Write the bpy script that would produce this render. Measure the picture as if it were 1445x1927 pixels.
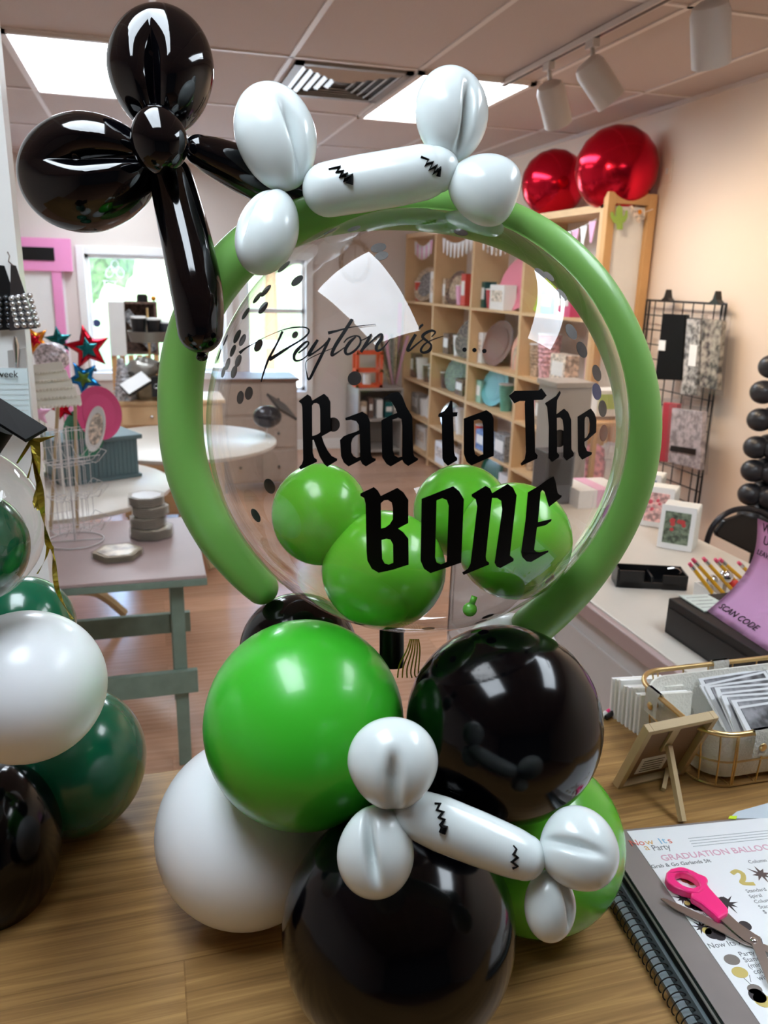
import bpy, bmesh, math, random
from mathutils import Vector, Matrix, Euler, Quaternion
from mathutils.geometry import tessellate_polygon
from mathutils import noise as mnoise
random.seed(7)
PI = math.pi
S = bpy.context.scene
COL = S.collection
for o in list(bpy.data.objects): bpy.data.objects.remove(o)

# ------------------------------------------------------------------ camera
F = 1500.0; CX, CY = 722.5, 963.5
def _n(v): return Vector(v).normalized()
_Y = _n((273-CX, CY-515, -F)); _U = _n((132.5, 5136, 1500))
_Z = (_U - _U.dot(_Y)*_Y).normalized(); _X = _Y.cross(_Z)
RC = Matrix((_X, _Y, _Z))                       # world = RC @ camera vector
CAM = Vector((0, 0, 1.70))
cd = bpy.data.cameras.new('camera'); cam = bpy.data.objects.new('camera', cd); COL.objects.link(cam)
cam.matrix_world = Matrix.Translation(CAM) @ RC.to_4x4()
cd.sensor_fit = 'VERTICAL'; cd.sensor_height = 36.0; cd.lens = 36.0*F/1927
cd.clip_start = 0.02; cd.clip_end = 200
cd.dof.use_dof = True; cd.dof.focus_distance = 0.93; cd.dof.aperture_fstop = 8.5
S.camera = cam
S.view_settings.view_transform = 'Standard'; S.view_settings.look = 'None'
S.view_settings.gamma = 1.0; S.view_settings.use_curve_mapping = False
S.view_settings.exposure = 0.28
S.cycles.transparent_max_bounces = 24
S.cycles.max_bounces = 8

# ------------------------------------------------------------------ world
w = bpy.data.worlds.new('sky'); S.world = w; w.use_nodes = True
wn = w.node_tree.nodes; wl = w.node_tree.links
bg = wn['Background']
sky = wn.new('ShaderNodeTexSky'); sky.sky_type = 'NISHITA'; sky.sun_elevation = math.radians(48)
sky.sun_rotation = math.radians(200); sky.sun_disc = False; sky.air_density = 1.0; sky.dust_density = 2.0
wl.new(sky.outputs[0], bg.inputs[0]); bg.inputs[1].default_value = 4.6
sd = bpy.data.lights.new('sun', 'SUN'); sd.energy = 7.0; sd.angle = 0.02; sd.color = (1, .96, .88)
so = bpy.data.objects.new('sun', sd); COL.objects.link(so); so.rotation_euler = (math.radians(42), 0, math.radians(-35))
PANEL = 12.5

CEIL = 2.66; WR = 2.82; WL = -2.4; YB = 8.0; YF = -4.2; CT = 0.87
# real daylight enters through the windows: portals only guide sampling
def portal(x0, x1, z0, z1):
    l = bpy.data.lights.new('window_portal', 'AREA'); l.shape = 'RECTANGLE'; l.size = x1-x0; l.size_y = z1-z0
    l.cycles.is_portal = True
    o = bpy.data.objects.new('window_portal', l); COL.objects.link(o)
    o.location = ((x0+x1)/2, YB+.16, (z0+z1)/2); o.rotation_euler = (math.radians(-90), 0, 0)
portal(-.52, .72, .80, 1.86); portal(.92, 1.50, .60, 1.86)

# ------------------------------------------------------------------ pixel helpers (a point on a real plane)
def ray(px, py): return RC @ Vector(((px-CX)/F, (CY-py)/F, -1.0))
def az(px, py, z): r = ray(px, py); return CAM + r*((z-CAM.z)/r.z)
def ay(px, py, y): r = ray(px, py); return CAM + r*((y-CAM.y)/r.y)
def ax(px, py, x): r = ray(px, py); return CAM + r*((x-CAM.x)/r.x)
def ad(px, py, d): return CAM + ray(px, py)*d
def ap(px, py, P0, n): r = ray(px, py); return CAM + r*((P0-CAM).dot(n)/r.dot(n))
CR = RC @ Vector((1, 0, 0)); CU = RC @ Vector((0, 1, 0)); CF = RC @ Vector((0, 0, -1))   # camera's right, up, forward in world

# ------------------------------------------------------------------ materials
def lin(c):
    if isinstance(c, str):
        c = [int(c[i:i+2], 16)/255 for i in (0, 2, 4)]
    return tuple((x/12.92 if x <= .04045 else ((x+.055)/1.055)**2.4) for x in c[:3]) + (1,)
MATS = {}
def M(name, col, rough=.5, metal=0., var=.04, scale=12., coat=0., bump=0., bscale=80., trans=0., spec=.5, sss=0., alpha=1.):
    if name in MATS: return MATS[name]
    m = bpy.data.materials.new(name); m.use_nodes = True; nt = m.node_tree; N = nt.nodes; L = nt.links
    p = N['Principled BSDF']; c = lin(col)
    tc = N.new('ShaderNodeTexCoord'); nz = N.new('ShaderNodeTexNoise'); nz.inputs['Scale'].default_value = scale
    nz.inputs['Detail'].default_value = 3
    L.new(tc.outputs['Object'], nz.inputs['Vector'])
    mr = N.new('ShaderNodeMapRange'); mr.inputs[3].default_value = 1-var; mr.inputs[4].default_value = 1+var
    if var >= .35: mr.inputs[1].default_value = .38; mr.inputs[2].default_value = .62
    L.new(nz.outputs['Fac'], mr.inputs[0])
    vm = N.new('ShaderNodeVectorMath'); vm.operation = 'SCALE'; vm.inputs[0].default_value = c[:3]
    L.new(mr.outputs[0], vm.inputs['Scale']); L.new(vm.outputs[0], p.inputs['Base Color'])
    p.inputs['Roughness'].default_value = rough; p.inputs['Metallic'].default_value = metal
    p.inputs['Coat Weight'].default_value = coat; p.inputs['Coat Roughness'].default_value = .06
    p.inputs['Transmission Weight'].default_value = trans; p.inputs['Specular IOR Level'].default_value = spec
    if sss: p.inputs['Subsurface Weight'].default_value = sss; p.inputs['Subsurface Radius'].default_value = (.02, .02, .02); p.inputs['Subsurface Scale'].default_value = .5
    p.inputs['Alpha'].default_value = alpha
    if bump:
        n2 = N.new('ShaderNodeTexNoise'); n2.inputs['Scale'].default_value = bscale; L.new(tc.outputs['Object'], n2.inputs['Vector'])
        b = N.new('ShaderNodeBump'); b.inputs['Strength'].default_value = bump; b.inputs['Distance'].default_value = .004
        L.new(n2.outputs['Fac'], b.inputs['Height']); L.new(b.outputs[0], p.inputs['Normal'])
    MATS[name] = m; return m
def ramp(N, stops):
    r = N.new('ShaderNodeValToRGB'); e = r.color_ramp.elements
    while len(e) < len(stops): e.new(.5)
    for i, (p, c) in enumerate(stops): e[i].position = p; e[i].color = lin(c)
    return r
def planks(name, c1, c2, c3, w, l, rough, along='X', gloss=.4, joint=.7, gscale=1.):
    m = bpy.data.materials.new(name); m.use_nodes = True; nt = m.node_tree; N = nt.nodes; L = nt.links; p = N['Principled BSDF']
    g = N.new('ShaderNodeNewGeometry'); mp = N.new('ShaderNodeMapping')
    if along == 'Y': mp.inputs['Rotation'].default_value = (0, 0, PI/2)
    L.new(g.outputs['Position'], mp.inputs[0])
    br = N.new('ShaderNodeTexBrick'); br.offset = .37; br.inputs['Scale'].default_value = 1
    br.inputs['Brick Width'].default_value = l; br.inputs['Row Height'].default_value = w
    br.inputs['Mortar Size'].default_value = .0012; br.inputs['Mortar Smooth'].default_value = .3; br.inputs['Bias'].default_value = 0
    br.inputs['Color1'].default_value = (.0, .0, .0, 1); br.inputs['Color2'].default_value = (1, 1, 1, 1); br.inputs['Mortar'].default_value = (.5, .5, .5, 1)
    L.new(mp.outputs[0], br.inputs['Vector'])
    # grain
    ms = N.new('ShaderNodeMapping'); ms.inputs['Scale'].default_value = (3.2*gscale, 95*gscale, 10*gscale); L.new(mp.outputs[0], ms.inputs[0])
    off = N.new('ShaderNodeVectorMath'); off.operation = 'ADD'; L.new(ms.outputs[0], off.inputs[0])
    sc = N.new('ShaderNodeVectorMath'); sc.operation = 'SCALE'; sc.inputs['Scale'].default_value = 17; L.new(br.outputs['Color'], sc.inputs[0]); L.new(sc.outputs[0], off.inputs[1])
    nz = N.new('ShaderNodeTexNoise'); nz.inputs['Scale'].default_value = 1.0; nz.inputs['Detail'].default_value = 6; nz.inputs['Distortion'].default_value = 1.6
    L.new(off.outputs[0], nz.inputs['Vector'])
    wv = N.new('ShaderNodeTexWave'); wv.bands_direction = 'Y'; wv.inputs['Scale'].default_value = .10; wv.inputs['Distortion'].default_value = 14; wv.inputs['Detail'].default_value = 3; wv.inputs['Detail Scale'].default_value = .25
    L.new(off.outputs[0], wv.inputs['Vector'])
    ad_ = N.new('ShaderNodeMix'); ad_.data_type = 'FLOAT'; ad_.inputs[0].default_value = .14; L.new(nz.outputs['Fac'], ad_.inputs[2]); L.new(wv.outputs['Fac'], ad_.inputs[3])
    r = ramp(N, [(.25, c1), (.5, c2), (.75, c3)]); L.new(ad_.outputs[0], r.inputs[0])
    hs = N.new('ShaderNodeHueSaturation'); mrr = N.new('ShaderNodeMapRange'); mrr.inputs[3].default_value = .88; mrr.inputs[4].default_value = 1.1
    L.new(br.outputs['Color'], mrr.inputs[0]); L.new(mrr.outputs[0], hs.inputs['Value']); L.new(r.outputs[0], hs.inputs['Color'])
    mx = N.new('ShaderNodeMix'); mx.data_type = 'RGBA'; mx.blend_type = 'MULTIPLY'; L.new(br.outputs['Fac'], mx.inputs[0]); L.new(hs.outputs[0], mx.inputs[6]); mx.inputs[7].default_value = (joint, joint*.95, joint*.9, 1)
    L.new(mx.outputs[2], p.inputs['Base Color'])
    p.inputs['Roughness'].default_value = rough; p.inputs['Specular IOR Level'].default_value = gloss
    MATS[name] = m; return m
def emit(name, col, s, diffuse=None):
    m = bpy.data.materials.new(name); m.use_nodes = True; p = m.node_tree.nodes['Principled BSDF']
    N = m.node_tree.nodes; L = m.node_tree.links
    p.inputs['Base Color'].default_value = lin(col); p.inputs['Emission Color'].default_value = lin(col)
    nz = N.new('ShaderNodeTexNoise'); nz.inputs['Scale'].default_value = 3; mr = N.new('ShaderNodeMapRange'); mr.inputs[3].default_value = s*.85; mr.inputs[4].default_value = s*1.15
    L.new(nz.outputs['Fac'], mr.inputs[0]); L.new(mr.outputs[0], p.inputs['Emission Strength']); MATS[name] = m; return m
def film(name, tint, ior=1.4, extra=.0, diff=None, dmix=0., gz=.75):
    """thin clear film: transparent with a fresnel mirror"""
    m = bpy.data.materials.new(name); m.use_nodes = True; nt = m.node_tree; N = nt.nodes; L = nt.links
    out = N['Material Output']; N.remove(N['Principled BSDF'])
    t = N.new('ShaderNodeBsdfTransparent'); t.inputs[0].default_value = lin(tint)
    g = N.new('ShaderNodeBsdfGlossy'); g.inputs['Roughness'].default_value = .02; g.inputs[0].default_value = (1, 1, 1, 1)
    lw = N.new('ShaderNodeFresnel'); lw.inputs[0].default_value = ior
    nz = N.new('ShaderNodeTexNoise'); nz.inputs['Scale'].default_value = 9; bp = N.new('ShaderNodeBump'); bp.inputs['Strength'].default_value = .25; bp.inputs['Distance'].default_value = .001
    tc = N.new('ShaderNodeTexCoord'); L.new(tc.outputs['Object'], nz.inputs['Vector']); L.new(nz.outputs['Fac'], bp.inputs['Height']); L.new(bp.outputs[0], g.inputs['Normal'])
    gm = N.new('ShaderNodeNewGeometry')
    a = N.new('ShaderNodeMath'); a.operation = 'ADD'; a.inputs[1].default_value = extra; L.new(lw.outputs[0], a.inputs[0]); a.use_clamp = True
    # fresnel seen from inside would read as total reflection: use the film's front value on both sides
    lw2 = N.new('ShaderNodeLayerWeight'); lw2.inputs[0].default_value = .5
    pw = N.new('ShaderNodeMath'); pw.operation = 'POWER'; pw.inputs[1].default_value = 4.5; L.new(lw2.outputs['Facing'], pw.inputs[0])
    r0 = ((ior-1)/(ior+1))**2 + extra
    ml = N.new('ShaderNodeMath'); ml.operation = 'MULTIPLY_ADD'; ml.inputs[1].default_value = gz-r0; ml.inputs[2].default_value = r0; L.new(pw.outputs[0], ml.inputs[0])
    mx = N.new('ShaderNodeMixShader'); L.new(ml.outputs[0], mx.inputs[0]); L.new(t.outputs[0], mx.inputs[1]); L.new(g.outputs[0], mx.inputs[2])
    last = mx
    if diff:
        d = N.new('ShaderNodeBsdfDiffuse'); d.inputs[0].default_value = lin(diff); m2 = N.new('ShaderNodeMixShader'); m2.inputs[0].default_value = dmix
        L.new(mx.outputs[0], m2.inputs[1]); L.new(d.outputs[0], m2.inputs[2]); last = m2
    L.new(last.outputs[0], out.inputs[0]); MATS[name] = m; return m

# ------------------------------------------------------------------ mesh helpers
def B(): return bmesh.new()
def box(bm, c, s, rot=None):
    m = Matrix.Translation(Vector(c))
    if rot is not None: m = m @ (rot.to_4x4() if not isinstance(rot, (int, float)) else Matrix.Rotation(rot, 4, 'Z'))
    m = m @ Matrix.Diagonal((s[0], s[1], s[2], 1))
    return bmesh.ops.create_cube(bm, size=1, matrix=m)['verts']
def span(bm, a, b):
    a = Vector(a); b = Vector(b); return box(bm, (a+b)/2, (abs(b.x-a.x), abs(b.y-a.y), abs(b.z-a.z)))
def cone(bm, a, b, r1, r2=None, seg=20, caps=True):
    a = Vector(a); b = Vector(b); d = b-a; r2 = r1 if r2 is None else r2
    q = d.to_track_quat('Z', 'Y').to_matrix().to_4x4()
    bmesh.ops.create_cone(bm, cap_ends=caps, segments=seg, radius1=r1, radius2=r2, depth=d.length, matrix=Matrix.Translation((a+b)/2) @ q)
def ball(bm, c, r, seg=32, mat=None, fn=None):
    rr = r if isinstance(r, (tuple, list, Vector)) else (r, r, r)
    m = Matrix.Translation(Vector(c)) @ (mat.to_4x4() if mat is not None else Matrix.Identity(4)) @ Matrix.Diagonal((*rr, 1))
    vs = bmesh.ops.create_uvsphere(bm, u_segments=seg, v_segments=max(8, seg//2), radius=1)['verts']
    for v in vs:
        if fn: v.co = fn(v.co)
        v.co = m @ v.co
    return vs
def catmull(P, n=6):
    P = [Vector(p) for p in P]; out = []
    for i in range(len(P)-1):
        p0 = P[max(i-1, 0)]; p1 = P[i]; p2 = P[i+1]; p3 = P[min(i+2, len(P)-1)]
        for k in range(n):
            t = k/n; out.append(.5*((2*p1)+(-p0+p2)*t+(2*p0-5*p1+4*p2-p3)*t*t+(-p0+3*p1-3*p2+p3)*t**3))
    out.append(P[-1]); return out
def tube(bm, P, r, seg=10, closed=False, roundcap=False):
    P = [Vector(p) for p in P]; n = len(P)
    R = r if isinstance(r, (list, tuple)) else [r]*n
    if roundcap:
        P2 = []; R2 = []
        d0 = (P[0]-P[1]).normalized(); d1 = (P[-1]-P[-2]).normalized()
        for k in range(8, 0, -1):
            a = k/8*PI/2; P2.append(P[0]+d0*R[0]*math.sin(a)); R2.append(max(R[0]*math.cos(a), R[0]*.02))
        P2 += P; R2 += list(R)
        for k in range(1, 9):
            a = k/8*PI/2; P2.append(P[-1]+d1*R[-1]*math.sin(a)); R2.append(max(R[-1]*math.cos(a), R[-1]*.02))
        P = P2; R = R2; n = len(P)
    rings = []; prev = None
    for i in range(n):
        if closed: t = (P[(i+1) % n]-P[i-1])
        else: t = P[min(i+1, n-1)]-P[max(i-1, 0)]
        t = t.normalized() if t.length > 1e-9 else Vector((0, 0, 1))
        if prev is None:
            u = t.orthogonal().normalized()
        else:
            u = prev-t*prev.dot(t); u = u.normalized() if u.length > 1e-6 else t.orthogonal().normalized()
        prev = u; v = t.cross(u)
        rings.append([bm.verts.new(P[i]+(u*math.cos(2*PI*k/seg)+v*math.sin(2*PI*k/seg))*R[i]) for k in range(seg)])
    m = n if closed else n-1
    for i in range(m):
        a = rings[i]; b = rings[(i+1) % n]
        for k in range(seg):
            bm.faces.new((a[k], a[(k+1) % seg], b[(k+1) % seg], b[k]))
    if not closed:
        bm.faces.new(rings[0][::-1]); bm.faces.new(rings[-1])
def lathe(bm, c, prof, seg=32, mat=None):
    rings = []
    for r, z in prof:
        rings.append([(Vector((r*math.cos(2*PI*k/seg), r*math.sin(2*PI*k/seg), z))) for k in range(seg)])
    m = mat if mat is not None else Matrix.Identity(3)
    V = [[bm.verts.new(Vector(c)+m@p) for p in rg] for rg in rings]
    for i in range(len(V)-1):
        for k in range(seg):
            bm.faces.new((V[i][k], V[i][(k+1) % seg], V[i+1][(k+1) % seg], V[i+1][k]))
    if prof[0][0] > 1e-6: bm.faces.new(V[0][::-1])
    if prof[-1][0] > 1e-6: bm.faces.new(V[-1])
def prism(bm, pts, d):
    """polygon of world points, thickened by vector d"""
    a = [bm.verts.new(Vector(p)) for p in pts]; b = [bm.verts.new(Vector(p)+Vector(d)) for p in pts]; n = len(pts)
    bm.faces.new(a); bm.faces.new(b[::-1])
    for i in range(n): bm.faces.new((a[i], b[i], b[(i+1) % n], a[(i+1) % n]))
def wpos(o):
    v = Vector((0, 0, 0))
    while o: v += o.location; o = o.parent
    return v
def mk(name, bm, mat, parent=None, smooth=True, label=None, cat=None, group=None, kind=None, bevel=0., origin=None, auto=True, subd=0):
    bmesh.ops.recalc_face_normals(bm, faces=bm.faces)
    me = bpy.data.meshes.new(name)
    co = [v.co for v in bm.verts]
    lo = Vector((min(c.x for c in co), min(c.y for c in co), min(c.z for c in co))); hi = Vector((max(c.x for c in co), max(c.y for c in co), max(c.z for c in co)))
    O = Vector(origin) if origin is not None else Vector(((lo.x+hi.x)/2, (lo.y+hi.y)/2, lo.z))
    bmesh.ops.translate(bm, verts=bm.verts, vec=-O)
    bm.to_mesh(me); bm.free()
    for ml in (mat if isinstance(mat, list) else [mat]): me.materials.append(ml)
    o = bpy.data.objects.new(name, me); COL.objects.link(o)
    if smooth:
        for p in me.polygons: p.use_smooth = True
        if auto:
            try: me.set_sharp_from_angle(angle=math.radians(40))
            except Exception: pass
    if bevel:
        b = o.modifiers.new('bevel', 'BEVEL'); b.width = bevel; b.segments = 2; b.limit_method = 'ANGLE'
    if subd:
        s = o.modifiers.new('subd', 'SUBSURF'); s.levels = subd; s.render_levels = subd
    if parent: o.parent = parent; o.location = O-wpos(parent)
    else: o.location = O
    for k, v in (('label', label), ('category', cat), ('group', group), ('kind', kind)):
        if v: o[k] = v
    return o
def thing(name, loc, label, cat, group=None):
    o = bpy.data.objects.new(name, None); COL.objects.link(o); o.location = Vector(loc); o.empty_display_size = .05
    o['label'] = label; o['category'] = cat
    if group: o['group'] = group
    return o
def copytree(o, loc=None, rot=None, label=None, parent=None):
    c = o.copy(); COL.objects.link(c)
    if parent: c.parent = parent
    for ch in list(o.children): copytree(ch, parent=c)
    if loc is not None: c.location = Vector(loc)
    if rot is not None: c.rotation_euler = rot
    if label: c['label'] = label
    return c
def struct(name, bm, mat, **k): return mk(name, bm, mat, kind='structure', **k)
def text(name, s, origin, right, up, size, mat, parent, align='LEFT', ext=.0004, sx=1., shear=0., label=None, off=0.):
    cu = bpy.data.curves.new('t', 'FONT'); cu.body = s; cu.size = size; cu.extrude = ext; cu.align_x = align; cu.offset = off; cu.shear = shear
    cu.resolution_u = 3
    to = bpy.data.objects.new('t', cu); COL.objects.link(to)
    dg = bpy.context.evaluated_depsgraph_get(); me = bpy.data.meshes.new_from_object(to.evaluated_get(dg)); bpy.data.objects.remove(to)
    bm = bmesh.new(); bm.from_mesh(me); bpy.data.meshes.remove(me)
    r = Vector(right).normalized(); n = r.cross(Vector(up)).normalized(); u = n.cross(r)
    mt = Matrix((r*sx, u, n)).transposed().to_4x4(); mt.translation = Vector(origin)
    bmesh.ops.transform(bm, matrix=mt, verts=bm.verts)
    return mk(name, bm, mat, parent, smooth=False, label=label)

# ------------------------------------------------------------------ material set
m_wallR = M('wall_paint_cream', 'EDDAC8', .75, var=.03, scale=2.5, bump=.08, bscale=60)
m_wallB = M('wall_paint_greige', 'DDD3CB', .75, var=.03, scale=2, bump=.08, bscale=60)
m_pink = M('pink_paint', 'F29ACB', .5)
m_white = M('white_paint', 'EEEDEA', .4)
m_tile = M('ceiling_tile', 'BCA89C', .9, var=.12, scale=220, bump=.5, bscale=300)
m_grid = M('ceiling_tee', 'D9CCC2', .5)
m_floor = planks('floor_laminate', 'B08466', 'C09478', 'CCA48A', .19, 1.25, .22, 'X', .6, .82)
m_count = planks('counter_oak', '80603A', '9E7848', 'BA935C', .14, .9, .38, 'X', .35, .80)
m_pine = M('pine_wood', 'D2A36C', .55, var=.12, scale=9)
m_pineL = M('light_pine', 'DDB98C', .55, var=.1, scale=9)
m_dark = M('black_plastic', '0C0C0E', .35)
m_black = M('black_vinyl', '020203', .6, var=0, spec=.1)
m_blackB = M('black_latex', '020204', .12, var=0, coat=0, spec=.34)
m_blackF = M('black_latex_twist', '020204', .07, var=0, coat=.0, spec=.6)
m_greenB = M('green_latex', '3CB62C', .28, var=.04, scale=5, coat=.25, sss=.08)
m_greenL = M('lime_latex', '62C030', .25, var=.05, scale=5, coat=.3, sss=.08)
m_ring = M('leaf_green_latex', '78B055', .42, var=.05, scale=4, coat=.2, sss=.1)
m_whiteB = M('white_latex', 'F0F4F8', .32, var=.02, scale=4, coat=.25, sss=.15)
m_whiteT = M('white_twist_latex', 'D6DFDF', .25, var=.03, scale=8, coat=.35, sss=.15)
m_dgreen = M('forest_green_latex', '0A5A3E', .2, var=.05, scale=5, coat=.4)
m_clear = film('clear_bubble_film', 'F6F4F2', 1.45, .008)
m_clear2 = film('clear_wrap', 'F4F4F4', 1.4, .0, 'E8E8E8', .03, gz=.12)
m_glass = film('window_glass', 'F6FAFA', 1.3, .0)
m_chrome = M('chrome', 'D8D8DA', .15, 1.)
m_brass = M('brushed_brass', 'DCC088', .3, 1.)
m_silver = M('silver_bead', 'C8C8C8', .2, .9)
m_red = M('red_foil', 'C8102A', .16, .85)
m_redp = M('red_paper', 'D2382E', .5)
m_blue = M('blue_foil', '1478B8', .18, .8)
m_teal = M('teal_foil', '156E72', .25, .7)
m_gold = M('gold_foil', 'D2C048', .25, .7)
m_orange = M('orange_foil', 'E08A20', .25, .7)
m_ppink = M('hot_pink_paper', 'D8457E', .5)
m_lpink = M('light_pink_paper', 'F0B6D6', .6)
m_sage = M('distressed_sage', '76887A', .6, var=.22, scale=22)
m_ttop = M('washed_table_top', 'B09A96', .42, var=.1, scale=7)
m_bcrate = M('slate_blue_paint', '5C7479', .5, var=.08)
m_paper = M('white_paper', 'F2F1EF', .6)
m_paperG = M('grey_print', '8A8A8C', .6, var=.6, scale=60)
m_grey = M('grey_card', 'A8A29C', .6)
m_desk = M('desk_laminate', 'D6CEC2', .35)
m_deskF = M('desk_front', 'D0CDCB', .5)
m_trimp = M('mauve_trim', 'B39C98', .45)
m_canvas = M('canvas_cloth', 'E3E1D8', .85, var=.05, scale=30, bump=.5, bscale=200)
m_frameW = M('pale_wood', 'C0A880', .55, var=.1, scale=14)
m_mdf = M('brown_board', '8A6B50', .7, var=.06)
m_cpink = M('hot_pink_handle', 'FF2F86', .3, coat=.2)
m_steel = M('steel_blade', 'B9AFA8', .28, 1.)
m_sheet = M('menu_sheet', 'EEF1F4', .28, coat=.5)
m_sleeve = M('sheet_sleeve', '8C8482', .15, coat=.6, var=.15, scale=14)
m_wire = M('white_wire', 'D8D4D2', .4)
m_bwire = M('black_wire', '141416', .4)
m_brown = M('brown_pattern', '6E5448', .6, var=.5, scale=40)
m_tan = M('tan_pattern', 'BCA68E', .6, var=.4, scale=50)
m_floral = M('floral_pattern', 'D8C8B8', .5, var=.5, scale=45)

# ================================================================== STRUCTURE
bm = B(); span(bm, (WL, YF, -.05), (WR, YB, 0)); struct('floor', bm, m_floor, smooth=False)
bm = B(); span(bm, (WL, YF, CEIL), (WR, YB, CEIL+.05)); struct('ceiling', bm, m_tile, smooth=False)
bm = B(); span(bm, (WR, YF, 0), (WR+.1, YB, CEIL)); struct('wall_right', bm, m_wallR, smooth=False)
bm = B(); span(bm, (WL-.1, YF, 0), (WL, YB, CEIL)); struct('wall_left', bm, m_wallB, smooth=False)
bm = B(); span(bm, (WL-.1, YF-.1, 0), (WR+.1, YF, CEIL)); struct('wall_front', bm, M('stockroom_paint', '82858C', .8), smooth=False)
bm = B()
W1 = (-.52, .72, .80, 1.86); W2 = (.92, 1.50, .60, 1.86)
def bseg(a, b): span(bm, (a[0], YB, a[1]), (b[0], YB+.15, b[1]))
bseg((WL-.1, 0), (W1[0], CEIL)); bseg((W1[0], 0), (W1[1], W1[2])); bseg((W1[0], W1[3]), (W1[1], CEIL))
bseg((W1[1], 0), (W2[0], CEIL)); bseg((W2[0], 0), (W2[1], W2[2])); bseg((W2[0], W2[3]), (W2[1], CEIL)); bseg((W2[1], 0), (WR+.1, CEIL))
struct('wall_back', bm, m_wallB, smooth=False)
for i, (x0, x1, z0, z1) in enumerate((W1, W2)):
    bm = B(); t = .07
    span(bm, (x0-t, YB-.03, z0-t), (x0, YB, z1+t)); span(bm, (x1, YB-.03, z0-t), (x1+t, YB, z1+t))
    span(bm, (x0, YB-.03, z1), (x1, YB, z1+t)); span(bm, (x0, YB-.05, z0-t), (x1, YB, z0))
    f = .035
    span(bm, (x0, YB+.04, z0), (x0+f, YB+.08, z1)); span(bm, (x1-f, YB+.04, z0), (x1, YB+.08, z1))
    span(bm, (x0, YB+.04, z1-f), (x1, YB+.08, z1)); span(bm, (x0, YB+.04, z0), (x1, YB+.08, z0+f))
    if i == 1: span(bm, (x0, YB+.04, 1.36), (x1, YB+.08, 1.40))
    wnd = struct('window_%d' % (i+1), bm, m_white, smooth=False, bevel=.003)
    bm = B(); span(bm, (x0+f, YB+.055, z0+f), (x1-f, YB+.06, z1-f)); mk('window_pane', bm, m_glass, wnd, smooth=False)
bm = B(); span(bm, (-1.35, YB-.015, 0), (-.70, YB, 1.90)); span(bm, (1.62, YB-.015, 0), (WR, YB, .1))
span(bm, (-.6, YB-.015, 0), (1.62, YB, .1)); struct('baseboard_back', bm, m_white, smooth=False)
bm = B(); span(bm, (WR-.015, YF, 0), (WR, YB, .1)); struct('baseboard_right', bm, m_white, smooth=False)
# pink framed door on the back wall
bm = B(); span(bm, (-1.60, YB-.05, 0), (-.80, YB-.016, 1.70)); door = struct('door_1', bm, m_white, smooth=False)
bm = B(); span(bm, (-.80, YB-.08, 0), (-.72, YB-.016, 1.72)); span(bm, (-1.68, YB-.08, 0), (-1.60, YB-.016, 1.72)); span(bm, (-1.70, YB-.09, 1.70), (-.62, YB-.016, 1.98))
mk('door_frame', bm, m_pink, door, smooth=False, bevel=.004)
bm = B(); span(bm, (-1.5, YB-.10, 1.79), (-.76, YB-.09, 1.90)); mk('transom_panel', bm, m_dark, door, smooth=False, label='black strip panel in the pink header')
# ceiling grid
GX = [.08+.61*k for k in range(-4, 5)]; GY = [4.0+1.2*k for k in range(-5, 4)]
bm = B()
for x in GX: span(bm, (x-.012, YF, CEIL-.006), (x+.012, YB, CEIL))
for y in GY: span(bm, (WL, y-.012, CEIL-.006), (WR, y+.012, CEIL))
span(bm, (WR-.02, YF, CEIL-.02), (WR, YB, CEIL)); span(bm, (WL, YB-.02, CEIL-.02), (WR, YB, CEIL))
struct('trim_1', bm, m_grid, smooth=False)
m_panel = emit('light_diffuser', 'E8F4FF', PANEL)
LL = [(-.53, 4.0, 'white rectangular ceiling light panel at upper left, above the pink framed door side'),
      (1.30, 4.0, 'white rectangular ceiling light panel between the air vent and the track lights'),
      (-.53, .1, 'ceiling light panel over the oak counter, left of the balloon stack'), (1.30, .1, 'ceiling light panel over the oak counter, on the desk side'),
      (-.53, 6.4, 'ceiling light panel by the large window')]
for x, y, lb in LL:
    t = thing('ceiling_light', (x+.305, y+.6, CEIL-.02), lb, 'light', 'ceiling light panels')
    bm = B()
    span(bm, (x, y, CEIL-.02), (x+.03, y+1.2, CEIL)); span(bm, (x+.58, y, CEIL-.02), (x+.61, y+1.2, CEIL)); span(bm, (x, y, CEIL-.02), (x+.61, y+.03, CEIL)); span(bm, (x, y+1.17, CEIL-.02), (x+.61, y+1.2, CEIL))
    mk('frame', bm, m_grid, t, smooth=False)
    bm = B(); span(bm, (x+.03, y+.03, CEIL-.012), (x+.58, y+1.17, CEIL-.001)); mk('diffuser', bm, m_panel, t, smooth=False)
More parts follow.
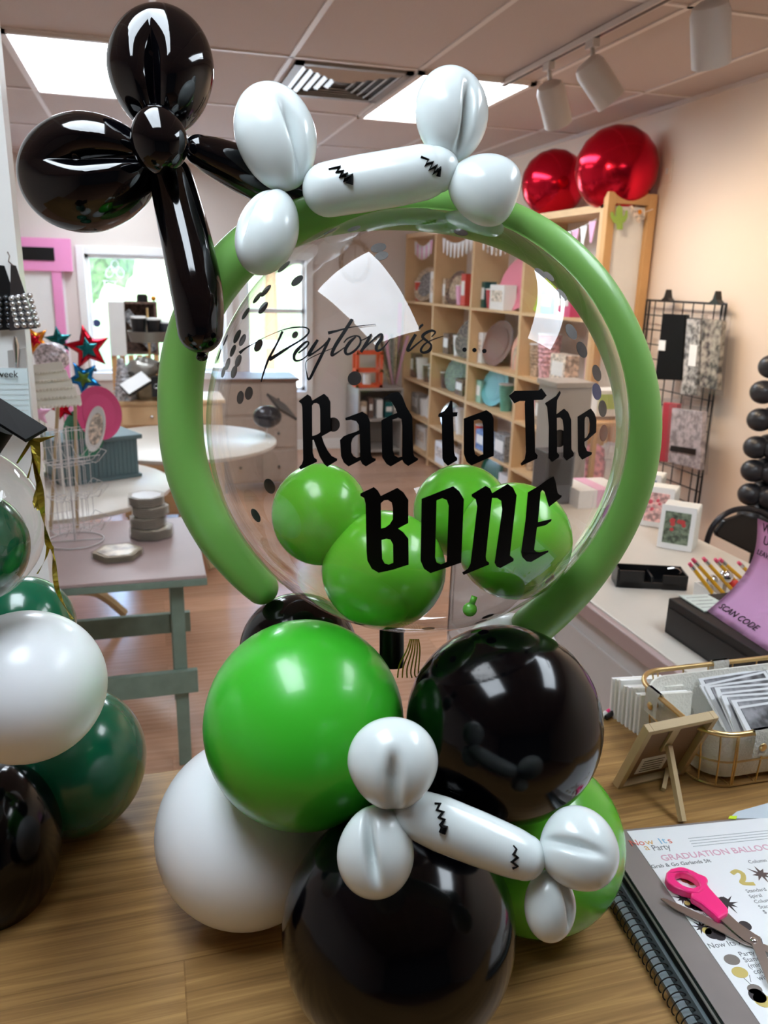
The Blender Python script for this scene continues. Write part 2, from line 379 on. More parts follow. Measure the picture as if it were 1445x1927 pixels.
# vent
t = thing('air_vent', (1.0, 4.45, CEIL-.03), 'silver slatted air vent set in the ceiling tiles', 'vent')
x0, x1, y0, y1 = .72, 1.29, 4.05, 4.75
bm = B(); z = CEIL-.014
span(bm, (x0, y0, z), (x1, y0+.04, CEIL)); span(bm, (x0, y1-.04, z), (x1, y1, CEIL)); span(bm, (x0, y0, z), (x0+.04, y1, CEIL)); span(bm, (x1-.04, y0, z), (x1, y1, CEIL))
mk('frame', bm, M('vent_frame', '8F867E', .5, .3), t, smooth=False)
bm = B(); span(bm, (x0+.03, y0+.03, CEIL-.003), (x1-.03, y1-.03, CEIL-.001)); mk('duct_opening', bm, M('duct_dark', '4A443F', .8), t, smooth=False)
for k in range(5):
    bm = B(); s = .05*k
    q = Matrix.Rotation(math.radians(35), 3, 'X'); 
    a = (x0+.05+s*.9, y0+.06+s, x1-.05-s*.9, y1-.06-s)
    if a[2]-a[0] < .03: break
    for (p, r_) in (((a[0], a[1], a[2], a[1]), 0), ((a[0], a[3], a[2], a[3]), 1)):
        box(bm, ((p[0]+p[2])/2, p[1], CEIL-.012), (p[2]-p[0], .022, .003), Matrix.Rotation(math.radians(30 if r_ else -30), 3, 'X'))
    for xx, sg in ((a[0], 1), (a[2], -1)): box(bm, (xx, (a[1]+a[3])/2, CEIL-.012), (.022, a[3]-a[1], .003), Matrix.Rotation(math.radians(30*sg), 3, 'Y'))
    mk('louvre', bm, M('vent_metal', 'B0A8A0', .4, .5), t, smooth=False)
# outdoors
bm = B(); span(bm, (-30, YB+.3, -.6), (30, YB+40, -.5)); struct('ground', bm, M('pale_paving', 'D8D6CC', .9, var=.08, scale=1), smooth=False)
bm = B()
vs = bmesh.ops.create_grid(bm, x_segments=40, y_segments=20, size=1)['verts']
for v in vs:
    x = v.co.x*30; y = YB+22+v.co.y*10; h = (v.co.y+1)*3.6+.6*mnoise.noise(Vector((x*.2, y*.3, 0)))-.6
    v.co = Vector((x, y, h))
struct('hillside', bm, M('hill_grass', '5A6A44', .9, var=.3, scale=.6))
m_leaf = M('leafy_green', '3C5430', .8, var=.6, scale=5, bump=1., bscale=20)
for i, (x, y, r, h, lb) in enumerate(((-1.6, 19, 2.2, 2.6, 'bushy green tree beyond the big window, at its left side'), (2.9, 20, 1.6, 2.9, 'bushy green tree beyond the big window, behind the crate shelf'), (7.4, 21, 2.0, 3.0, 'green tree outside the narrow window'))):
    t = thing('tree', (x, y, -.5), lb, 'tree', 'trees outside the windows')
    bm = B(); cone(bm, (x, y, -.5), (x, y, h), .18, .1, 10); mk('trunk', bm, M('bark', '5A4630', .9), t)
    bm = B()
    for k in range(14):
        a = random.uniform(0, 2*PI); rr = r*.6
        c = Vector((x+rr*math.cos(a)*random.random(), y+rr*math.sin(a)*random.random(), h+random.uniform(-.5, 1)*r*.6))
        vs = bmesh.ops.create_icosphere(bm, subdivisions=3, radius=r*random.uniform(.35, .6), matrix=Matrix.Translation(c))['verts']
        for v in vs: v.co += (v.co-c)*.35*mnoise.noise(v.co*3)
    mk('foliage', bm, m_leaf, t)
t = thing('porch_railing', (1.2, YB+1.2, -.1), 'white porch railing outside the narrow window', 'railing')
bm = B(); span(bm, (.4, YB+1.18, .93), (2.6, YB+1.24, 1.0)); span(bm, (.4, YB+1.19, .35), (2.6, YB+1.23, .41)); mk('rail', bm, m_white, t, smooth=False)
for k in range(14):
    bm = B(); span(bm, (.45+.155*k, YB+1.2, .40), (.49+.155*k, YB+1.225, .94)); mk('baluster', bm, m_white, t, smooth=False)
bm = B(); span(bm, (.3, YB+.3, -.12), (3, YB+1.4, .0)); span(bm, (.45, YB+1.15, -.5), (.6, YB+1.28, 1.05)); mk('deck', bm, m_white, t, smooth=False)

# ================================================================== OAK COUNTER
t = thing('counter', (.1, .8, 0), 'oak topped shop counter carrying the balloon stacks, basket and menus', 'counter')
bm = B(); span(bm, (-1.6, .18, CT-.035), (1.235, 1.26, CT)); mk('worktop', bm, m_count, t, smooth=False, bevel=.004)
bm = B(); span(bm, (-1.55, .24, .08), (1.2, 1.2, CT-.035)); mk('counter_body', bm, m_deskF, t, smooth=False)
bm = B(); span(bm, (-1.5, .3, 0), (1.15, 1.14, .08)); mk('plinth', bm, m_dark, t, smooth=False)

# ================================================================== MAIN BALLOON STACK
def counter_depth(px, py, R):
    r = ray(px, py); return (CT-CAM.z)/(r.z-R/F*.985)
STACK = thing('balloon_centerpiece', (.32, .86, CT), 'tall green, black and white balloon stack topped by a clear lettered bubble balloon', 'balloons')
def bal(px, py, R, d, mat, label, parent=STACK, name='round_balloon', ry=None, rz=0., knot=None, sub=None):
    c = ad(px, py, d); k = d/F*.985; r = R*k; rr = (ry or R)*k
    bm = B()
    q = Matrix((CR, CU, -CF)).transposed() @ Matrix.Rotation(math.radians(-rz), 3, 'Z')
    ball(bm, c, (r, rr, (r+rr)/2), 56, q)
    if knot is not None:
        kd = Vector(knot).normalized(); s = c+kd*r*.98
        cone(bm, s, s+kd*r*.09, r*.03, r*.05, 10); cone(bm, s+kd*r*.07, s+kd*r*.14, r*.07, r*.09, 12)
    return mk(name, bm, mat, parent, label=label, auto=False), c, r
d0 = counter_depth(750, 1745, 222)
bal(750, 1745, 222, d0, m_blackB, 'large black balloon at the front bottom of the stack')
d1 = counter_depth(468, 1562, 174)
bal(468, 1562, 174, d1, m_whiteB, 'white balloon at lower left of the stack')
d2 = counter_depth(1008, 1585, 166)
bal(1008, 1585, 166, d2, m_greenL, 'green balloon at lower right behind the white bone')
bal(573, 1360, 190, .95, m_greenB, 'bright green balloon at left under the bubble', ry=196)
bal(947, 1360, 186, .94, m_blackB, 'glossy black balloon at right under the bubble')
bal(562, 1222, 112, 1.10, m_blackB, 'small black balloon behind the green one', ry=108)
bal(735, 1480, 120, 1.0, m_blackB, 'black balloon in the core of the stack')
bal(960, 1250, 98, 1.12, m_whiteB, 'white balloon mostly hidden behind the black one')
bm = B(); cone(bm, ad(737, 1255, 1.04), ad(737, 1180, 1.04), .016, .016, 20); mk('core_tube', bm, m_dark, STACK)
# green knot and curling strings between bubble and stack
bm = B()
for k in range(6):
    a0 = ad(772+k*3, 1203, .95); P = [a0, ad(765+k*5, 1225, .955), ad(752+k*7, 1250+4*k, .965), ad(748+k*9, 1275, .97)]
    tube(bm, catmull(P, 4), .0009, 6)
mk('ribbon_strings', bm, m_gold, STACK)

# ---- bubble
BC = ad(783, 802, 1.0); BR = math.sin(math.atan(398/F))*1.0*1.003
bm = B(); ball(bm, BC, BR, 96)
bub = mk('bubble_balloon', bm, m_clear, STACK, label='large clear bubble balloon with black lettering', auto=False)
def on_bubble(px, py, off=.0012, back=False):
    r = ray(px, py); d = r.normalized(); oc = CAM-BC; R = BR+off
    b = oc.dot(d); c = oc.dot(oc)-R*R; q = b*b-c
    if q < 0: # closest approach, pulled on the rim
        p = CAM+d*(-b); return BC+(p-BC).normalized()*R
    s = math.sqrt(q); return CAM+d*(-b+s if back else -b-s)
def decal(name, polys, ox, oy, sc, label=None):
    """each poly = [outer, hole...] in traced coordinates; laid on the bubble's skin"""
    bm = B()
    for rings in polys:
        P = [[Vector((ox+x/sc, oy+y/sc, 0)) for x, y in rg] for rg in rings]
        flat = [p for rg in P for p in rg]
        vs = [bm.verts.new(p) for p in flat]
        for tri in tessellate_polygon(P):
            try: bm.faces.new([vs[i] for i in tri])
            except ValueError: pass
    for it in range(4):
        es = [e for e in bm.edges if e.calc_length() > 14]
        if not es: break
        bmesh.ops.subdivide_edges(bm, edges=es, cuts=1); bmesh.ops.triangulate(bm, faces=bm.faces[:])
    for v in bm.verts: v.co = on_bubble(v.co.x, v.co.y)
    bmesh.ops.recalc_face_normals(bm, faces=bm.faces)
    mk(name, bm, m_black, bub, smooth=True, label=label, auto=False)
def strokes(name, ss, ox, oy, sc, label=None, dots=()):
    bm = B()
    for st in ss:
        P = catmull([(a, b, c) for a, b, c in st], 6); L_ = []; R_ = []
        for i, p in enumerate(P):
            tg = P[min(i+1, len(P)-1)]-P[max(i-1, 0)]; n = Vector((-tg.y, tg.x)).normalized()*max(p.z*1.25, 4)/2
            L_.append(bm.verts.new(on_bubble(ox+(p.x+n.x)/sc, oy+(p.y+n.y)/sc, .0012+.00002*random.random()))); R_.append(bm.verts.new(on_bubble(ox+(p.x-n.x)/sc, oy+(p.y-n.y)/sc)))
        for i in range(len(P)-1): bm.faces.new((L_[i], L_[i+1], R_[i+1], R_[i]))
    for (x, y, r) in dots:
        bm.faces.new([bm.verts.new(on_bubble(ox+(x+r*math.cos(a*PI/8))/sc, oy+(y+r*math.sin(a*PI/8))/sc)) for a in range(16)])
    mk(name, bm, m_black, bub, label=label, auto=False)
Rr = [[(70,200),(165,127),(200,150),(218,195),(345,120),(390,160),(415,210),(418,530),(320,585),(345,660),(385,740),(430,800),(488,828),(488,848),(380,915),(345,885),(300,810),(245,660),(232,622),(220,625),(222,760),(238,815),(268,838),(268,862),(90,945),(72,920),(105,885),(118,840),(108,270),(98,230),(75,212)],
      [(215,250),(235,225),(265,222),(292,240),(302,290),(304,540),(275,562),(240,575),(217,580)]]
Ra = [[(575,385),(760,315),(815,350),(845,420),(855,780),(870,815),(908,828),(905,850),(800,912),(760,885),(742,845),(612,912),(560,870),(530,800),(518,625),(555,585),(610,560),(690,535),(728,515),(722,460),(695,420),(640,405),(580,410)],
      [(735,560),(738,805),(700,818),(665,800),(643,760),(640,660),(655,610),(690,575)]]
Rd = [[(995,165),(1060,120),(1155,97),(1195,145),(1240,260),(1305,370),(1315,770),(1330,805),(1368,825),(1365,845),(1260,907),(1215,875),(1195,840),(1070,912),(1025,885),(975,810),(968,410),(1060,360),(1140,330),(1120,280),(1080,210),(1045,182),(998,185)],
      [(1090,405),(1150,380),(1185,395),(1195,470),(1195,805),(1150,815),(1110,790),(1095,740)]]
decal('lettering', [Rr, Ra, Rd], 550, 720, 5.78, 'black blackletter word Rad')
Lt = [[(200,185),(218,187),(222,280),(260,278),(255,312),(224,315),(232,600),(240,630),(258,645),(255,665),(182,708),(150,680),(137,650),(132,320),(103,316),(107,292),(150,270),(185,230)]]
Lo = [[(308,330),(490,262),(530,290),(548,330),(548,628),(370,705),(330,675),(308,610)], [(390,345),(430,335),(455,350),(463,390),(463,615),(425,632),(400,615),(392,570)]]
decal('lettering', [Lt, Lo], 800, 710, 4.25, 'black blackletter word to')
LT = [[(668,148),(715,108),(905,105),(930,87),(972,145),(940,180),(870,183),(880,600),(900,625),(895,650),(770,708),(762,690),(795,655),(805,600),(795,210),(800,190),(755,190),(712,210)]]
Lh = [[(957,208),(1045,150),(1075,107),(1085,125),(1055,185),(1050,295),(1110,250),(1145,280),(1168,340),(1170,575),(1190,610),(1185,630),(1130,668),(1103,635),(1106,400),(1098,340),(1080,322),(1053,325),(1055,600),(1073,620),(1070,640),(1015,678),(985,645),(988,390),(975,240)]]
Le = [[(1218,315),(1325,248),(1355,290),(1370,340),(1368,440),(1300,500),(1275,515),(1275,545),(1295,590),(1335,600),(1330,620),(1255,660),(1228,625),(1220,590)], [(1275,350),(1278,325),(1290,312),(1308,325),(1315,370),(1312,440),(1290,480),(1275,488)]]
decal('lettering', [LT, Lh, Le], 800, 710, 4.25, 'black blackletter word The')
LB = [[(118,320),(285,240),(335,285),(372,350),(575,250),(650,305),(712,400),(710,685),(585,752),(650,800),(712,880),(715,1200),(520,1262),(345,1300),(260,1250),(205,1150),(195,1040),(183,450),(165,375),(120,352)],
      [(372,440),(410,405),(460,400),(505,430),(520,500),(518,640),(480,700),(430,738),(376,753)], [(380,895),(440,878),(490,890),(522,950),(526,1175),(470,1198),(420,1185),(388,1130)]]
LO = [[(875,385),(1265,230),(1340,290),(1398,390),(1365,1175),(985,1305),(905,1250),(862,1150)], [(1060,405),(1130,378),(1185,400),(1210,470),(1185,1165),(1115,1195),(1060,1170),(1043,1110)]]
Ln = [[(188,345),(370,235),(430,270),(455,330),(655,210),(725,260),(772,360),(690,1080),(685,1140),(733,1180),(730,1210),(560,1300),(510,1280),(485,1230),(585,540),(570,430),(520,395),(453,392),(372,1150),(380,1205),(415,1230),(412,1258),(85,1390),(65,1358),(140,1310),(175,1240),(260,500),(240,410),(190,375)]]
LE = [[(915,320),(1060,235),(1160,160),(1250,110),(1275,180),(1300,320),(1325,352),(1355,360),(1350,385),(1190,510),(1165,430),(1130,310),(1105,288),(1082,320),(1048,705),(1222,665),(1222,690),(1150,745),(1035,772),(998,1060),(1020,1085),(1070,1095),(1182,1072),(1180,1095),(960,1222),(900,1215),(845,1160),(828,1095),(885,680)]]
def conv(rings, ox, oy, sc): return [[((ox+x/sc), (oy+y/sc)) for x, y in rg] for rg in rings]
decal('lettering', [conv(LB, 660, 880, 6.568), conv(LO, 660, 880, 6.568), conv(Ln, 860, 880, 6.881), conv(LE, 860, 880, 6.881)], 0, 0, 1, 'black blackletter word BONE')
strokes('lettering', [
 [(445,190,16),(400,290,14),(330,420,16),(290,530,12),(268,608,8)],
 [(90,370,22),(140,330,12),(220,285,5),(300,240,4),(430,185,5),(530,160,9),(620,157,9),(660,175,10),(655,210,12),(600,260,13),(500,320,15),(400,385,22),(335,425,24)],
 [(575,370,10),(640,320,12),(660,285,12),(635,280,14),(570,340,22),(540,390,20),(550,430,16),(600,425,10),(655,385,8)],
 [(735,260,18),(690,330,24),(660,385,22),(700,370,12),(780,310,12),(835,250,14)],
 [(835,245,18),(780,360,20),(720,480,20),(665,585,16),(645,540,8),(635,460,6),(660,420,6),(760,370,6),(870,325,5)],
 [(1020,90,22),(950,200,24),(880,310,24),(850,385,20),(890,370,12),(960,320,6)], [(820,205,22),(900,185,14),(1020,155,7),(1210,132,4)],
 [(1050,235,10),(1000,280,22),(962,345,22),(980,380,16),(1040,350,16),(1085,290,14),(1080,240,12),(1040,228,10),(980,250,10),(950,285,8)],
 [(1080,270,8),(1130,250,8),(1180,215,10)],
 [(1175,215,14),(1140,280,22),(1090,362,20)], [(1090,360,10),(1170,280,12),(1250,215,16),(1262,245,20),(1220,310,22),(1225,350,18),(1270,330,12),(1335,250,4)]],
 430, 580, 4.379, 'thin script name on the upper part of the bubble')
strokes('lettering', [[(405,75,24),(370,105,26),(350,140,10)], [(305,210,34),(240,320,36),(195,420,34),(225,425,24),(300,360,20),(400,280,14)],
 [(520,245,12),(570,185,20),(520,160,28),(430,200,34),(400,250,34),(470,310,24),(515,360,22),(490,430,36),(410,460,28),(375,425,26),(420,350,20),(500,300,14),(600,260,12),(685,235,5)]],
 740, 600, 7.225, 'thin script word is with three dots', dots=[(968,420,30),(1103,425,30),(1238,437,30)])
# confetti lying on the bubble's inner skin
CONF = [(621,435,13),(666,430,12),(712,466,13),(718,481,11),(534,502,14),(559,528,12),(500,547,13),(495,579,12),(446,633,13),(486,650,11),(452,748,11),(468,740,11),(667,712,11),(627,799,11),(555,630,6),
 (428,685,11),(448,679,11),(438,660,11),(424,640,11),(412,668,12),(462,590,12),(484,560,12),(867,437,12),(1017,514,12),(1033,520,11),(1057,555,12),(1075,624,14),(1095,658,14),(1123,702,14),(1134,769,14),(1053,825,14),
 (507,915,13),(481,970,13),(1140,962,13),(1035,1090,12),(683,1180,12),(800,1193,12),(806,1183,12),(918,1160,12),(905,1170,12),(1123,737,14,'b'),(1136,815,14,'o'),(440,700,11),(420,700,10),(456,640,11),(742,1190,11),(612,1150,10)]
m_cb = M('navy_confetti', '0B2A66', .3); m_co = M('rust_confetti', '7A3A10', .3); m_cf = M('black_confetti', '0A0A0B', .4)
for c in CONF:
    p = on_bubble(c[0], c[1], -.0015); n = (p-BC).normalized(); r = c[2]/F*1.0*.93
    tt = n.orthogonal().normalized(); b2 = n.cross(tt)
    bm = B()
    for off, fl in ((0, 1),):
        V = [bm.verts.new(p+(tt*math.cos(k*PI/12)+b2*math.sin(k*PI/12))*r) for k in range(24)]; V2 = [bm.verts.new(v.co-n*.0003) for v in V]
        bm.faces.new(V); bm.faces.new(V2[::-1])
        for k in range(24): bm.faces.new((V[k], V2[k], V2[(k+1) % 24], V[(k+1) % 24]))
    mm = m_cf if len(c) == 3 else (m_cb if c[3] == 'b' else m_co)
    mk('confetti', bm, mm, bub, smooth=False, label=None if len(c) == 3 else ('navy blue confetti dot' if c[3] == 'b' else 'rust brown confetti dot'))
for (px, py, R, ry, d, lb) in ((603, 968, 93, 98, 1.0, 'small green balloon inside the bubble at left'), (722, 1072, 119, 114, .985, 'front small green balloon inside the bubble'),
                               (868, 962, 92, 90, 1.06, 'small green balloon at the back inside the bubble'), (967, 1018, 110, 112, .985, 'small green balloon inside the bubble at right')):
    c = ad(px, py, d); q = Matrix((CR, CU, -CF)).transposed(); k = d/F*.985
    bm = B(); ball(bm, c, (R*k, ry*k, R*k), 40, q)
    if px == 967:
        s = ad(893, 1122, d); 
        cone(bm, s, ad(888, 1136, d), .004, .004, 10); ball(bm, ad(884, 1147, d), (.009, .009, .006), 16, q)
    mk('small_balloon', bm, m_greenL, bub, label=lb, auto=False)
# ---- green ring balloon
hn = Vector((CF.x, CF.y, 0)).normalized(); hn = (hn*.93+CF*.37).normalized()
RP0 = BC+hn*.035
RG = [(492,1106),(455,1068),(410,1010),(372,940),(347,860),(339,765),(345,680),(368,600),(405,535),(455,477),(520,432),(600,402),(700,388),(800,390),(885,404),(965,430),(1040,474),(1103,535),(1152,610),(1188,700),(1202,790),(1196,870),(1175,945),(1142,1015),(1095,1085),(1045,1140),(1000,1180)]
P = catmull([ap(x, y, RP0, hn) for x, y in RG], 5)
r_ = [43/F*1.0 for _ in P]
for k in range(10): r_[k] *= .80+.02*k
bm = B(); tube(bm, P, r_, 28, roundcap=True)
cone(bm, ap(515, 1142, RP0, hn), ap(521, 1150, RP0, hn), .004, .006, 10)
mk('ring_balloon', bm, m_ring, STACK, label='long leaf-green balloon curved in a ring around the bubble', auto=False)

# ---- twisted balloons
def petal(bm, c, px_dir, la, lb, k, g=.35, gw=.16, lc=None, side=0., g2=0., tipflat=0., lobes=0.):
    """oval twist balloon; px_dir = direction (image x,y down) from the knot to the tip; la/lb half length/width in px; k = metres per px"""
    dx, dy = px_dir; l = math.hypot(dx, dy); u = (CR*dx-CU*dy)/l; wv = -CF; v = wv.cross(u)
    if side: wv = (wv*math.cos(side)+v*math.sin(side)); v = wv.cross(u)
    q = Matrix((u, v, wv)).transposed()
    def f(co):
        x, y, z = co
        prof = max(0., min(1., (.72-x)/.9)); prof = prof*prof*(3-2*prof)
        if lobes:
            rho = math.sqrt(max(1e-9, 1-x*x)); yn = max(-1, min(1, y/rho)); zel = math.sqrt(max(1e-6, 1-yn*yn))
            zl = math.sqrt(max(1e-6, .3025-(min(1., abs(yn))-.45)**2))/.55
            z *= 1+(min(1.05, zl/zel)-1)*prof*lobes
        gr = g*math.exp(-((y-g2*x)/gw)**2)*prof
        z2 = z*(1-gr*(1 if z > 0 else .6))
        y2 = y*(1-.12*max(0, -x)+(0.05*max(0, x)))
        x2 = x if x < 0 else x*(1-tipflat*x*x*.25)
        return Vector((x2, y2, z2))
    ball(bm, c, (la*k, lb*k, (lc or lb*.85)*k), 96, q, f)
def ink(bm, pts, cfun, w=3.0):
    tube(bm, [cfun(x, y) for x, y in pts], w, 5)
# black four-lobed twist
d = .93; k = d/F
CRS = mk_c = None
bm = B(); petal(bm, ad(303, 133, d+.005), (-.02, -1), 119, 99, k, 0, .17, lc=84, lobes=.92)
cross = thing_ = mk('twist_petal', bm, m_blackF, STACK, label='upright black oval twist lobe at upper left', auto=False)
bm = B(); petal(bm, ad(166, 325, d), (-1, .10), 130, 108, k, 0, .17, lc=88, lobes=.92)
mk('twist_petal', bm, m_blackF, STACK, label='black oval twist lobe pointing left', auto=False)
bm = B(); petal(bm, ad(299, 262, d-.055), (.15, 1), 60, 50, k, 0, lc=44)
mk('twist_knot', bm, m_blackF, STACK, label='small black bubble at the centre of the twist', auto=False)
bm = B(); P = catmull([ad(322, 335, d), ad(338, 400, d), ad(357, 480, d-.005), ad(372, 560, d-.01), ad(377, 622, d-.01)], 5)
tube(bm, P, [(.036-.010*(1-min(1, i/5)) if i < 5 else .0300-.00012*i) for i in range(len(P))] if 0 else [k*(40+8*math.sin(min(1, i/12)*PI/2)-max(0, i-14)*1.0) for i in range(len(P))], 28, roundcap=True)
cone(bm, ad(377, 660, d), ad(378, 672, d), .005, .004, 10); ball(bm, ad(380, 672, d), (.007, .005, .005), 12)
mk('twist_tail', bm, m_blackF, STACK, label='long black balloon tail hanging down with its knot', auto=False)
bm = B(); P = catmull([ad(375, 283, d), ad(440, 312, d+.02), ad(520, 350, d+.045), ad(600, 378, d+.06), ad(650, 380, d+.062)], 5)
tube(bm, P, [k*(28+16*math.sin(min(1, i/8)*PI/2)) for i in range(len(P))], 24, roundcap=True)
mk('twist_tail', bm, m_blackF, STACK, label='black balloon tail running behind the upper white bone', auto=False)
# upper white bone
def bone(lobes, body, d, label, inkmarks):
    k = d/F
    bm = B(); rads = [r*k for _, _, r in body]
    P = catmull([ad(x, y, d) for x, y, _ in body], 6); rr = []
    for i in range(len(P)):
        j = min(i/6, len(rads)-1.0001); a = int(j); rr.append(rads[a]*(1-(j-a))+rads[a+1]*(j-a))
    tube(bm, P, rr, 36, roundcap=True)
    o = mk('bone_balloon', bm, m_whiteT, STACK, label=label, auto=False)
    for lb in lobes:
        bm = B(); petal(bm, ad(lb[0], lb[1], d+lb[7] if len(lb) > 7 else d), lb[2], lb[3], lb[4], k, lb[5], lb[6], side=lb[8] if len(lb) > 8 else 0., tipflat=lb[9] if len(lb) > 9 else 0, g2=lb[10] if len(lb) > 10 else 0)
        mk('bone_end', bm, m_whiteT, o, auto=False)
    # ink strokes lie on the body's skin
    A = ad(body[0][0], body[0][1], d); Bq = ad(body[-1][0], body[-1][1], d); axd = (Bq-A).normalized()
    for mrk in inkmarks:
        bm = B(); Q = []
        for x, y, wd in mrk:
            r = ray(x, y).normalized(); 
            # intersect with infinite cylinder about the body axis
            L_ = (Bq-A).length; m_ = ray(x, y)*d+CAM; s_ = max(0, min(1, (m_-A).dot(axd)/L_))
            xs = [(ad(bx, by, d)-A).dot(axd)/L_ for bx, by, _ in body]; a = max(i for i in range(len(xs)-1) if xs[i] <= s_+1e-6); j = a+min(.999, (s_-xs[a])/(xs[a+1]-xs[a])); rad = rads[a]*(1-(j-a))+rads[a+1]*(j-a)+.0009
            dp = r-axd*r.dot(axd); oc = (CAM-A)-axd*(CAM-A).dot(axd)
            aa = dp.dot(dp); bb = oc.dot(dp); cc = oc.dot(oc)-rad*rad; dd = bb*bb-aa*cc
            tt_ = (-bb-math.sqrt(max(dd, 0)))/aa; Q.append((CAM+r*tt_, wd*k*.72))
        tube(bm, [q[0] for q in Q], [q[1] for q in Q], 6)
        mk('ink_mark', bm, m_black, o, smooth=False)
    return o
bone([(520,258,(-.22,-1),101,79,.42,.15,0.,-.6,0,.25),(503,437,(-.32,1),82,64,.38,.14,.0,-.8),(850,216,(.02,-1),87,72,.45,.14,.0,-.5),(917,357,(1,.35),76,65,.0,.15,.0,0,.9)],
     [(618,357,49),(680,346,51),(750,334,51),(800,324,49),(822,319,42)], .90, 'white bone-shaped balloon lying across the top of the bubble',
     [[(618,318,2),(640,314,4),(633,324,4),(645,322,5),(640,332,5),(652,328,7),(648,338,8),(660,332,10),(657,346,10)], [(792,295,3),(806,301,4),(800,310,5),(814,306,6),(808,319,6),(820,313,8),(815,326,7),(827,318,8),(824,332,7)]])
bone([(739,1436,(.0,-1),84,84,.42,.16,-.01,0,0,.0),(707,1602,(-.12,1),86,72,.5,.14,-.005,-.1,0,.38),(1088,1597,(.8,-.35),73,76,.32,.15,.0,.5,0,-.7),(1035,1704,(.05,1),66,54,.4,.15,.01,.8)],
     [(782,1531,44),(830,1550,50),(900,1578,49),(960,1602,46),(985,1612,42)], .755, 'white bone-shaped balloon across the lower front of the stack',
     [[(818,1512,3),(828,1512,4),(822,1524,4),(834,1528,5),(826,1538,5),(836,1542,5),(830,1552,6),(836,1556,10),(832,1568,10)], [(966,1591,2),(972,1598,3),(966,1608,5),(974,1613,5),(963,1622,5),(974,1630,4),(964,1634,4)]])

# ================================================================== LEFT BALLOON STACK
LS = thing('graduation_balloon_stack', (-.17, .85, CT), 'green, white and black balloon stack with a graduation cap at left edge of the counter', 'balloons')
dA = counter_depth(12, 1600, 98); dB = counter_depth(140, 1432, 133)
bal(2, 1592, 106, counter_depth(2, 1592, 106), m_blackB, 'black balloon at the lower left edge', LS, ry=155)
bal(140, 1432, 132, dB, m_dgreen, 'forest green balloon low beside the white one', LS, ry=140)
bal(50, 1291, 147, .86, m_whiteB, 'white balloon of the left stack', LS, ry=144)
bal(42, 1182, 98, 1.0, m_dgreen, 'dark green balloon behind the clear one', LS, ry=100)
o_, c_, r_b = bal(-75, 990, 152, .80, m_clear, 'clear balloon with a green balloon inside', LS, name='clear_balloon', ry=156)
bal(-62, 1030, 112, .80, m_dgreen, None, o_, name='small_balloon')
# graduation cap
dC = .78
bm = B(); prism(bm, [ad(-40, 777, dC-.02), ad(0, 754, dC+.03), ad(89, 810, dC), ad(49, 833, dC-.05)], (0, 0, .003)); cap = mk('graduation_cap', bm, m_black, LS, smooth=False, label='black graduation cap on top of the left stack')
bm = B(); cone(bm, ad(-81, 838, dC-.01), ad(-36, 778, dC-.01), .036, .034, 32); mk('skull_cap', bm, m_black, cap)
bm = B()
def ribbon(bm, P, w, tw=3.):
    P = catmull(P, 8); pr_ = None
    for i, p in enumerate(P):
        a = tw*i/len(P)*PI; s = (CR*math.cos(a)+CF*math.sin(a))*w*(1-.5*i/len(P))
        v = (bm.verts.new(p-s), bm.verts.new(p+s))
        if pr_: bm.faces.new((pr_[0], pr_[1], v[1], v[0]))
        pr_ = v
    bmesh.ops.solidify(bm, geom=bm.faces[:], thickness=.0003)
ribbon(bm, [ad(64, 826, dC), ad(72, 890, dC), ad(78, 950, dC), ad(90, 1020, dC+.02), ad(100, 1040, dC+.02), ad(108, 1110, dC+.05), ad(136, 1165, dC+.06)], .0042, 4)
ribbon(bm, [ad(66, 826, dC), ad(70, 900, dC), ad(68, 940, dC), ad(74, 960, dC)], .0045, 1.5)
ribbon(bm, [ad(60, 828, dC), ad(45, 852, dC), ad(32, 872, dC)], .0022, .5)
ribbon(bm, [ad(63, 828, dC), ad(62, 860, dC), ad(52, 900, dC)], .002, 1)
ribbon(bm, [ad(92, 1020, dC+.02), ad(86, 1050, dC+.02), ad(70, 1080, dC+.02)], .002, 1)
mk('foil_tassel', bm, m_gold, cap, smooth=False, label='gold foil ribbon tassel')

# ================================================================== LEFT SIDE OF THE SHOP
bm = B(); span(bm, (-.95, 1.95, 0), (-.262, 2.03, CEIL)); struct('wall_partition', bm, m_white, smooth=False)
def beads(bm, rows, r):
    for p0, p1, n in rows:
        for i in range(n):
            c = Vector(p0).lerp(Vector(p1), i/max(1, n-1)); bmesh.ops.create_icosphere(bm, subdivisions=2, radius=r, matrix=Matrix.Translation(c))
yb = 1.90
for (ox, mat, lb, dark) in ((0, m_silver, 'silver bead garland pack hanging in front on the white partition', 0), (-22, M('gunmetal_bead', '5A5C60', .25, .8), 'dark bead garland pack behind the silver one', 1)):
    t = thing('bead_garland', ay(48+ox, 610, yb+.02*dark), lb, 'garland', 'bead garlands on the partition')
    bm = B(); y = yb+.03*dark
    prism(bm, [ay(14+ox+(0 if dark else 6), 498, y), ay(30+ox, 500, y), ay(70+ox, 618, y), ay(18+ox, 622, y)], (0, .004, 0)); mk('backing_card', bm, m_dark if dark else m_chrome, t, smooth=False)
    bm = B(); tube(bm, [ay(14, 474, y), ay(18, 482, y), ay(16, 492, y), ay(24, 500, y)], .0015, 6); mk('hook', bm, m_chrome, t)
    bm = B()
    for j in range(6):
        beads(bm, [(ay(22+ox+(2*j if not dark else 0), 562+j*10, y-.008), ay(56+ox+3*j, 556+j*11, y-.008), 4)], .0062)
    mk('bead_strands', bm, mat, t)
t = thing('ornament_clip', ay(30, 690, 1.92), 'small silver ornament hanging under the bead garlands', 'ornament')
